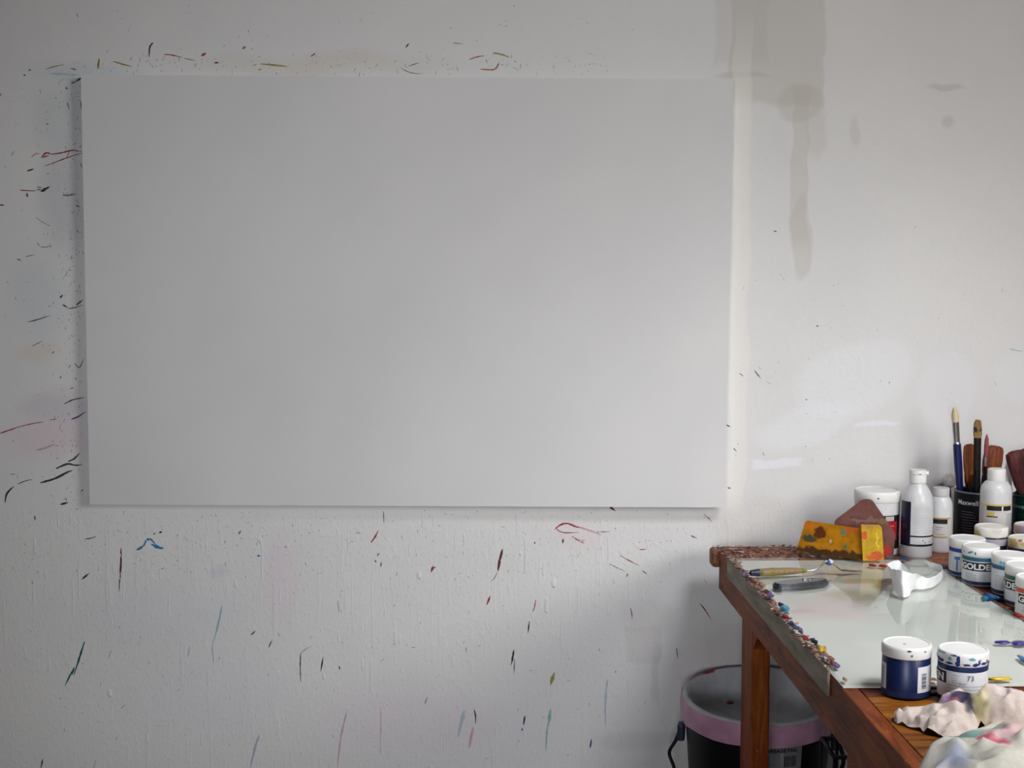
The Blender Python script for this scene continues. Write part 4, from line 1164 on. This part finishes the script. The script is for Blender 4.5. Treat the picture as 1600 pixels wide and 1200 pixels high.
slab('blade', [(LU * .84, -.008), (LU * .93, -.006), (LU, .0035), (LU * .84, .0045)], .0050, .0060, plain('knife_blade', (150, 140, 140), .3, .5, .2, 60, 0, .9), uk)

# white tissue standing on the glass
def ribbon(name, bot, top, mat, parent, nu=9, nv=14, amp=.0018, sd=0, org=Vector((0, 0, 0))):
    B, T = smooth_path(bot, nu), smooth_path(top, nu)
    vs, fs = [], []
    m = len(B)
    for i in range(m):
        for j in range(nv + 1):
            f = j / nv
            p = B[i].lerp(T[i], f)
            nn = mnoise.noise(p * 55 + Vector((sd, 0, 0)))
            cr = abs(mnoise.noise(p * 38 + Vector((0, sd, 3))))
            p = p + Vector((amp * nn, amp * (cr - .2) * 2, amp * nn * .6 if f > .1 else 0))
            vs.append(p - org)
    for i in range(m - 1):
        for j in range(nv):
            a = i * (nv + 1) + j
            fs.append((a, a + nv + 1, a + nv + 2, a + 1))
    return mesh(name, vs, fs, mat, parent, True)
TIS = NT('white_tissue_paper')
tn = TIS.noise(60, 5, .6)
TISM = TIS.bsdf(TIS.mix(TIS.rng(tn.outputs[0], .3, .7), lin(240, 240, 240), lin(228, 229, 231)), .85, .15, tn.outputs[0], .0015)
def gpt(px, py, dz=0, h=0):
    """a point px,py on the glass raised by h"""
    p = on_z(px, py, ZG)
    return Vector((p.x, p.y, ZG + .0008 + h))
org = on_z(1425, 925, ZG)
ts = thing('paper_tissue', 'crumpled bright white tissue standing on the glass beside the paint jars', 'tissue', org)
def up(px, py, depth_px):        # a point seen at (px, py) standing above the glass point at row depth_px
    y = on_z(px, depth_px, ZG).y
    return on_y(px, py, y)
ribbon('tissue_sheet', [gpt(1397, 912), gpt(1398, 925), gpt(1410, 934), gpt(1421, 931), gpt(1424, 924), gpt(1436, 916), gpt(1452, 917), gpt(1466, 912), gpt(1473, 903), gpt(1470, 896), gpt(1458, 893)],
       [up(1385, 881, 912), up(1394, 889, 925), up(1408, 891, 934), up(1424, 896, 931), up(1434, 897, 924), up(1442, 900, 916), up(1452, 903, 917), up(1464, 898, 912), up(1473, 889, 903), up(1466, 881, 896), up(1443, 877, 893)], TISM, ts, org=org, sd=2.1)
ribbon('tissue_fold', [gpt(1398, 911), gpt(1404, 905), gpt(1416, 906), gpt(1428, 915)], [up(1385, 881, 911), up(1402, 875, 905), up(1412, 884, 906), up(1425, 896, 915)], TISM, ts, org=org, sd=5.5)
ribbon('tissue_fold', [gpt(1420, 926), gpt(1432, 921), gpt(1446, 921), gpt(1462, 916), gpt(1471, 905)], [up(1427, 905, 926), up(1440, 902, 921), up(1452, 904, 921), up(1464, 902, 916), up(1472, 894, 905)], TISM, ts, org=org, sd=8.5)
cyl = bmesh.new()
dab_bm(cyl, (0, 0, 0), (.0028, .002, .0022), 1, 3)
o = from_bm('blue_spot', cyl, dm('navy'), ts, True)
o.location = up(1440, 909, 919) - org + Vector((0, -.003, 0))

# crumpled paper towels in front
def heap(name, label, cat, ctr, half, lobes, amp, mat, rz=0.0, sd=0, cnt=150, gap=.012):
    t = tag(bpy.data.objects.new(name, bpy.data.meshes.new(name)), label, cat)
    COL.objects.link(t)
    rr = random.Random(int(sd * 100))
    def base(x, y):
        q = Vector((x, y, sd))
        wx_ = x + .010 * mnoise.noise(q * 22)
        wy_ = y + .010 * mnoise.noise(q * 22 + Vector((7, 3, 1)))
        s = 0
        for (cx, cy, rx, ry, H, ro) in lobes:
            dx, dy = wx_ - cx, wy_ - cy
            ex, ey = (dx * cos(ro) + dy * sin(ro)) / rx, (-dx * sin(ro) + dy * cos(ro)) / ry
            d2 = ex * ex + ey * ey
            if d2 < 1:
                s = max(s, H * (1 - d2) ** .5)
        return s
    # crumpled sheet: flat facets between random creases
    pts = []
    while len(pts) < cnt:
        x, y = rr.uniform(-half[0], half[0]), rr.uniform(-half[1], half[1])
        if base(x, y) > .003 and all((x - a.x) ** 2 + (y - a.y) ** 2 > gap ** 2 for a in pts[-400:]):
            pts.append(Vector((x, y)))
        else:
            gap *= .9995
    ring = []                                  # ragged hem
    for k in range(64):
        a = 2 * pi * k / 64
        for L in range(60, 0, -1):
            x, y = cos(a) * L / 60 * max(half) * 1.3, sin(a) * L / 60 * max(half) * 1.3
            if base(x, y) > 0:
                ring.append(Vector((x, y)) * (1 + rr.uniform(-.02, .05)))
                break
    from mathutils.geometry import delaunay_2d_cdt
    P, E_, F_, *_r = delaunay_2d_cdt(pts + ring, [], [], 0, 1e-6)
    bm = bmesh.new()
    nr = {tuple(round(c, 5) for c in v_) for v_ in ring}
    for p in P:
        h_ = base(p.x, p.y)
        if tuple(round(c, 5) for c in p) in nr:
            z = rr.choice([.0008, .0008, .004, .009])
        else:
            z = max(.002, h_ + rr.uniform(-1, 1) * amp * min(1, h_ / .02))
        bm.verts.new((p.x, p.y, z))
    bm.verts.ensure_lookup_table()
    for f in F_:
        c = sum((P[i] for i in f), Vector((0, 0))) / 3
        if base(c.x, c.y) > 0 or all(base(*(P[i] * .97)) > 0 for i in f):
            try:
                bm.faces.new([bm.verts[i] for i in f])
            except ValueError:
                pass
    bmesh.ops.delete(bm, geom=[v_ for v_ in bm.verts if not v_.link_faces], context='VERTS')
    bmesh.ops.subdivide_edges(bm, edges=bm.edges, cuts=2, use_grid_fill=True)
    for v_ in bm.verts:
        v_.co += Vector((mnoise.noise(v_.co * 60 + Vector((1, sd, 0))), mnoise.noise(v_.co * 60 + Vector((9, sd, 4))), mnoise.noise(v_.co * 70))) * .0016
        v_.co.z = max(v_.co.z, .0006)
    bmesh.ops.smooth_vert(bm, verts=bm.verts, factor=.18, use_axis_x=True, use_axis_y=True, use_axis_z=True)
    bmesh.ops.recalc_face_normals(bm, faces=bm.faces)
    if sum(f.normal.z for f in bm.faces) < 0:
        bmesh.ops.reverse_faces(bm, faces=bm.faces)
    bm.to_mesh(t.data)
    bm.free()
    t.data.materials.append(mat)
    t.data.polygons.foreach_set('use_smooth', [True] * len(t.data.polygons))
    t.location = ctr
    t.rotation_euler = (0, 0, rz)
    return t
def towel_mat(name, base, stains):
    s = NT(name)
    v = s.warp(.010, 40)
    nz = s.noise(120, 4, .6)
    c = s.mix(s.rng(nz.outputs[0], .3, .7), lin(*base), lin(*[int(q * .95) for q in base]))
    for (x, y, rx, ry, rgb, st) in stains:
        c = s.spot(c, v, (x, y, .03), (rx, ry, .2), lin(*rgb), st, .8)
    return s.bsdf(c, .85, .15, nz.outputs[0], .001)
pc = on_z(1500, 1128, ZT)
kk = pc.y / F
heap('paper_towel', 'crumpled off-white paper towel with dark violet stain, before the blue smeared jar', 'paper towel', pc, (.11, .10),
     ((-.066, .004, .024, .022, .020, .3), (-.030, -.018, .042, .044, .026, -.5), (-.002, .004, .045, .032, .040, .4), (.050, .000, .052, .032, .046, 0), (.084, .002, .040, .030, .036, 0)), .0075,
     towel_mat('stained_towel', (206, 192, 184), ((-.004, -.006, .017, .012, (58, 48, 78), .95), (.012, -.012, .016, .010, (40, 40, 56), .9), (-.020, -.004, .006, .008, (120, 84, 140), .7), (-.014, -.012, .004, .008, (176, 96, 100), .7), (.024, -.006, .012, .03, (186, 176, 120), .5), (.07, .02, .03, .02, (216, 200, 210), .5))), sd=2.4)
pr = on_z(1570, 1225, ZT)
heap('paper_towel', 'wadded pale paper towel with pink and teal stains, nearest heap at the bench front', 'paper towel', pr, (.135, .115),
     ((-.005, .0, .098, .080, .058, 0), (.04, .01, .09, .075, .066, 0), (-.055, -.02, .055, .065, .034, .3)), .009,
     towel_mat('stained_wad', (208, 204, 192), ((-.040, .046, .026, .018, (112, 164, 156), .8), (-.010, .052, .026, .012, (164, 196, 190), .6), (-.020, .014, .010, .016, (206, 100, 124), .9), (-.008, -.004, .010, .012, (204, 90, 116), .9), (.014, .022, .024, .018, (216, 168, 178), .8), (.05, .03, .04, .03, (222, 198, 186), .6), (.046, .028, .004, .006, (120, 40, 50), .8), (-.075, -.03, .016, .03, (176, 178, 196), .7), (-.06, -.02, .012, .02, (120, 140, 176), .5))), sd=7.9)

# squeezed paint tube and dabs on the boards beside the glass
tp = on_z(1552, 939, ZT)
tt = thing('paint_tube', 'small crumpled dark blue paint tube lying at the glass edge by the jars', 'paint tube', tp, radians(28))
bm = bmesh.new()
for i in range(9):
    f = i / 8
    w_, h_ = .011 * (.55 + .5 * f), .0085 * (1 - f) ** .8 + .0008
    for k_ in range(12):
        a = 2 * pi * k_ / 12
        nz = 1 + .22 * mnoise.noise(Vector((f * 6, cos(a) * 2, sin(a) * 2)))
        bm.verts.new((-.018 + .040 * f, w_ * cos(a) * nz, h_ + h_ * sin(a) * nz * .98))
bm.verts.ensure_lookup_table()
for i in range(8):
    for k_ in range(12):
        m_ = (k_ + 1) % 12
        bm.faces.new([bm.verts[q] for q in (i * 12 + k_, i * 12 + m_, i * 12 + 12 + m_, i * 12 + 12 + k_)])
bm.faces.new([bm.verts[k_] for k_ in range(11, -1, -1)])
bm.faces.new([bm.verts[96 + k_] for k_ in range(12)])
from_bm('body', bm, smeared('blue_tube_foil', (30, 56, 120), ((.005, .012, .005, .004, (170, 190, 210), .8), (-.008, .01, .006, .006, (40, 110, 130), .7))), tt, True)
o = lathe('cap', [(.0042, 0), (.0046, .001), (.0046, .009), (.003, .010)], plain('tube_cap_teal', (40, 120, 140), .4), tt, 16)
o.rotation_euler = (0, -pi / 2, 0)
o.location = (-.018, 0, .0075)
for i, (k_, px, py, rx) in enumerate((('red', 1566, 949, 5), ('red', 1578, 957, 5), ('yellow', 1575, 950, 3.5), ('yellow', 1518, 907, 5), ('blue', 1482, 897, 5), ('red', 1420, 877, 5), ('blue', 1412, 880, 5), ('crimson', 1362, 890, 5), ('red', 1380, 891, 5), ('navy', 1475, 893, 5), ('red', 1592, 968, 6), ('brown', 1460, 1082, 6), ('navy', 1452, 1083, 4), ('peach', 1458, 1070, 5))):
    p = on_z(px, py, ZT)
    u, vv = to_uv(p)
    if vv > 2.73 and u < gu1 or u > gu1 + .002 or vv < gv0:
        zz = ZT
    else:
        zz = ZG
    rr_ = rx * p.y / F
    bm = bmesh.new()
    dab_bm(bm, (0, 0, 0), (rr_ * 1.2, rr_ * 1.5, rr_ * .35), 2, i * 2.3 + 40, .6)
    o = from_bm('dried_paint', bm, dm(k_), table, True)
    o.location = (u - UO, vv - VO, zz + rr_ * .12)

# ================================================================== GARBAGE PAIL AND WHAT STANDS BELOW
pp = on_y(1184, 1100, 2.825)
pc = Vector((pp.x, 2.825, 0))
pail = thing('garbage_pail', 'black plastic garbage pail with wire handles, under the workbench', 'bin', pc, facing(pc))
PR, PH = .157, .428
BLKP = plain('black_pail_plastic', (10, 11, 16), .5, .2, .2, 12)
lathe('body', [(PR * .80, 0), (PR * .82, .006), (PR * .985, PH - .03), (PR * 1.0, PH - .028), (PR * 1.01, PH), (PR * .975, PH), (PR * .95, PH - .02), (PR * .79, .012), (.001, .012)], BLKP, pail, 64)
for sx_ in (-1, 1):
    a = PR * .99 * sx_
    box('handle_mount', (min(a, a + sx_ * .016), max(a, a + sx_ * .016), -.014, .014, PH - .092, PH - .055), plain('mount_navy', (22, 28, 58), .4), pail, .004)
tube('handle', smooth_path([(-PR - .012, 0, PH - 0.076), (-PR - .018, -.004, PH - 0.094), (-PR - .030, -.012, PH - 0.114), (-PR - .029, -.018, PH - 0.126), (-PR - .020, -.024, PH - 0.146), (-PR - .016, -.03, PH - 0.173), (-PR - .006, -.05, PH - 0.213)], 5), .0038, BLKP, pail)
tube('handle', smooth_path([(PR + .012, 0, PH - 0.076), (PR + .022, -.004, PH - 0.098), (PR + .024, -.01, PH - 0.120), (PR + .012, -.02, PH - 0.140), (PR - .002, -.03, PH - 0.153)], 5), .0045, BLKP, pail)
LR = lambda z: PR * (.82 + (.985 - .82) * (z - .006) / (PH - .036))
lr = LR(PH - .1)
def cone_patch(name, z0, z1, a0, a1, mat, off):
    o = cyl_patch(name, 1, z0, z1, a0, a1, mat, pail, 14, 0)
    for v_ in o.data.vertices:
        rr_ = LR(v_.co.z) + off
        l_ = sqrt(v_.co.x ** 2 + v_.co.y ** 2)
        v_.co.x *= rr_ / l_
        v_.co.y *= rr_ / l_
cone_patch('label_sheet', PH - .092, PH - .024, -6, 36, plain('pail_label_white', (170, 170, 172), .6), .001)
cyl_text('lettering', 'GARBAGE PAIL', LR(PH - .048) + .0012, 4, PH - .055, .0085, INK(), pail, .0004, .074)
cyl_text('lettering', 'YOU WILL', LR(PH - .035) + .0014, 3, PH - .043, .0075, INK(), pail, .0003, .040)
rr = random.Random(5)
cyl_bars('barcode', LR(PH - .070) + .0004, [(21 + i * .8, 21 + i * .8 + rr.choice([.35, .55]), PH - .086, PH - .063) for i in range(13)], INK(), pail, .001)
# the bag
bag = thing('bin_liner', 'translucent grey bin bag with pink hem, lining the black garbage pail', 'bag', (pc.x, pc.y, PH), facing(pc))
lg = NT('translucent_liner')
fn = lg.noise(24, 4, .6, lg.scaled((1, 1, .3)))
bs = lg.n('BsdfPrincipled')
lv = lg.warp(.006, 40)
lc = lg.mix(lg.rng(fn.outputs[0], .35, .65), lin(244, 246, 250), lin(230, 234, 240))
lc = lg.spot(lc, lv, (-.112, .105, .033), (.016, .03, .006), lin(200, 30, 24), .95, .5)
lg.l(lc, bs.inputs['Base Color'])
bs.inputs['Roughness'].default_value = .35
tl = lg.n('BsdfTranslucent'); lg.l(lc, tl.inputs[0])
m1 = lg.n('MixShader'); m1.inputs[0].default_value = .45
lg.l(bs.outputs[0], m1.inputs[1]); lg.l(tl.outputs[0], m1.inputs[2])
bu = lg.n('Bump'); bu.inputs['Distance'].default_value = .006
lg.l(fn.outputs[0], bu.inputs['Height']); lg.l(bu.outputs[0], bs.inputs['Normal'])
lg.l(m1.outputs[0], lg.out.inputs[0])
seg = 96
def bag_ring(a, r, z, amp):
    back = max(0, sin(a)) ** 1.3
    k_ = mnoise.noise(Vector((cos(a) * 3.5, sin(a) * 3.5, z * 20)))
    k2 = mnoise.noise(Vector((cos(a) * 9, sin(a) * 9, z * 8 + 4)))
    rr_ = r + amp * (k_ + .6 * k2)
    return (rr_ * cos(a), rr_ * sin(a) * (.97 if sin(a) > 0 else 1), z)
def bag_skin(name, prof, mat, a_amp, close=False):
    vs, fs = [], []
    for (r_, zf, zb, am) in prof:
        for i in range(seg):
            a = 2 * pi * i / seg
            t = (sin(a) + 1) / 2
            vs.append(bag_ring(a, r_, zf * (1 - t) + zb * t, am))
    for k_ in range(len(prof) - 1):
        for i in range(seg):
            j = (i + 1) % seg
            fs.append((k_ * seg + i, k_ * seg + j, (k_ + 1) * seg + j, (k_ + 1) * seg + i))
    if close:
        fs.append(tuple((len(prof) - 1) * seg + i for i in range(seg)))
    return mesh(name, vs, fs, mat, bag, True)
bag_skin('liner', [(PR + .0075, -.006, .014, .0012), (PR + .004, .006, .030, .0012), (PR - .004, .008, .036, .0015), (PR - .010, .0, .030, .003), (PR - .016, -.022, -.0, .006), (PR - .020, -.036, -.022, .008), (PR - .034, -.052, -.040, .010), (PR * .6, -.058, -.046, .016)], lg.m, 0, True)
bag_skin('hem', [(PR + .0070, -.042, -.020, .0035), (PR + .0085, -.036, -.012, .0022), (PR + .0095, -.016, .002, .0014), (PR + .0082, -.004, .018, .0012), (PR + .0060, .004, .027, .0012)], plain('pink_hem_plastic', (198, 148, 174), .4, .5, .2, 30), 0)
bm = bmesh.new()
dab_bm(bm, (0, 0, 0), (.010, .004, .003), 1, 77)
o = from_bm('paint_fleck', bm, dm('crimson'), bag, True)
o.location = (-.060, .078, -.030)

# wire rack with rag, mostly hidden behind the bench leg
pb = on_y(1306, 1183, 2.40)
rk = thing('wire_rack', 'black wire rack on the floor behind the bench leg, right of the garbage pail', 'rack', (pb.x + .12, 2.46, 0))
zt = pb.z
WIRE = plain('black_wire', (18, 18, 30), .4)
for y_ in (-.05, .05):
    tube('rail', [(-.12, y_, zt - .004), (.12, y_, zt - .004)], .0042, WIRE, rk)
    tube('rail', [(-.12, y_, .12), (.12, y_, .12)], .004, WIRE, rk)
    for i in range(9):
        x_ = -.12 + .03 * i
        tube('upright', [(x_, y_, 0), (x_, y_, zt - .004)], .0034, WIRE, rk, 6)
for x_ in (-.12, .12):
    tube('rail', [(x_, -.05, zt - .004), (x_, .05, zt - .004)], .004, WIRE, rk)
    tube('rail', [(x_, -.05, .12), (x_, .05, .12)], .004, WIRE, rk)
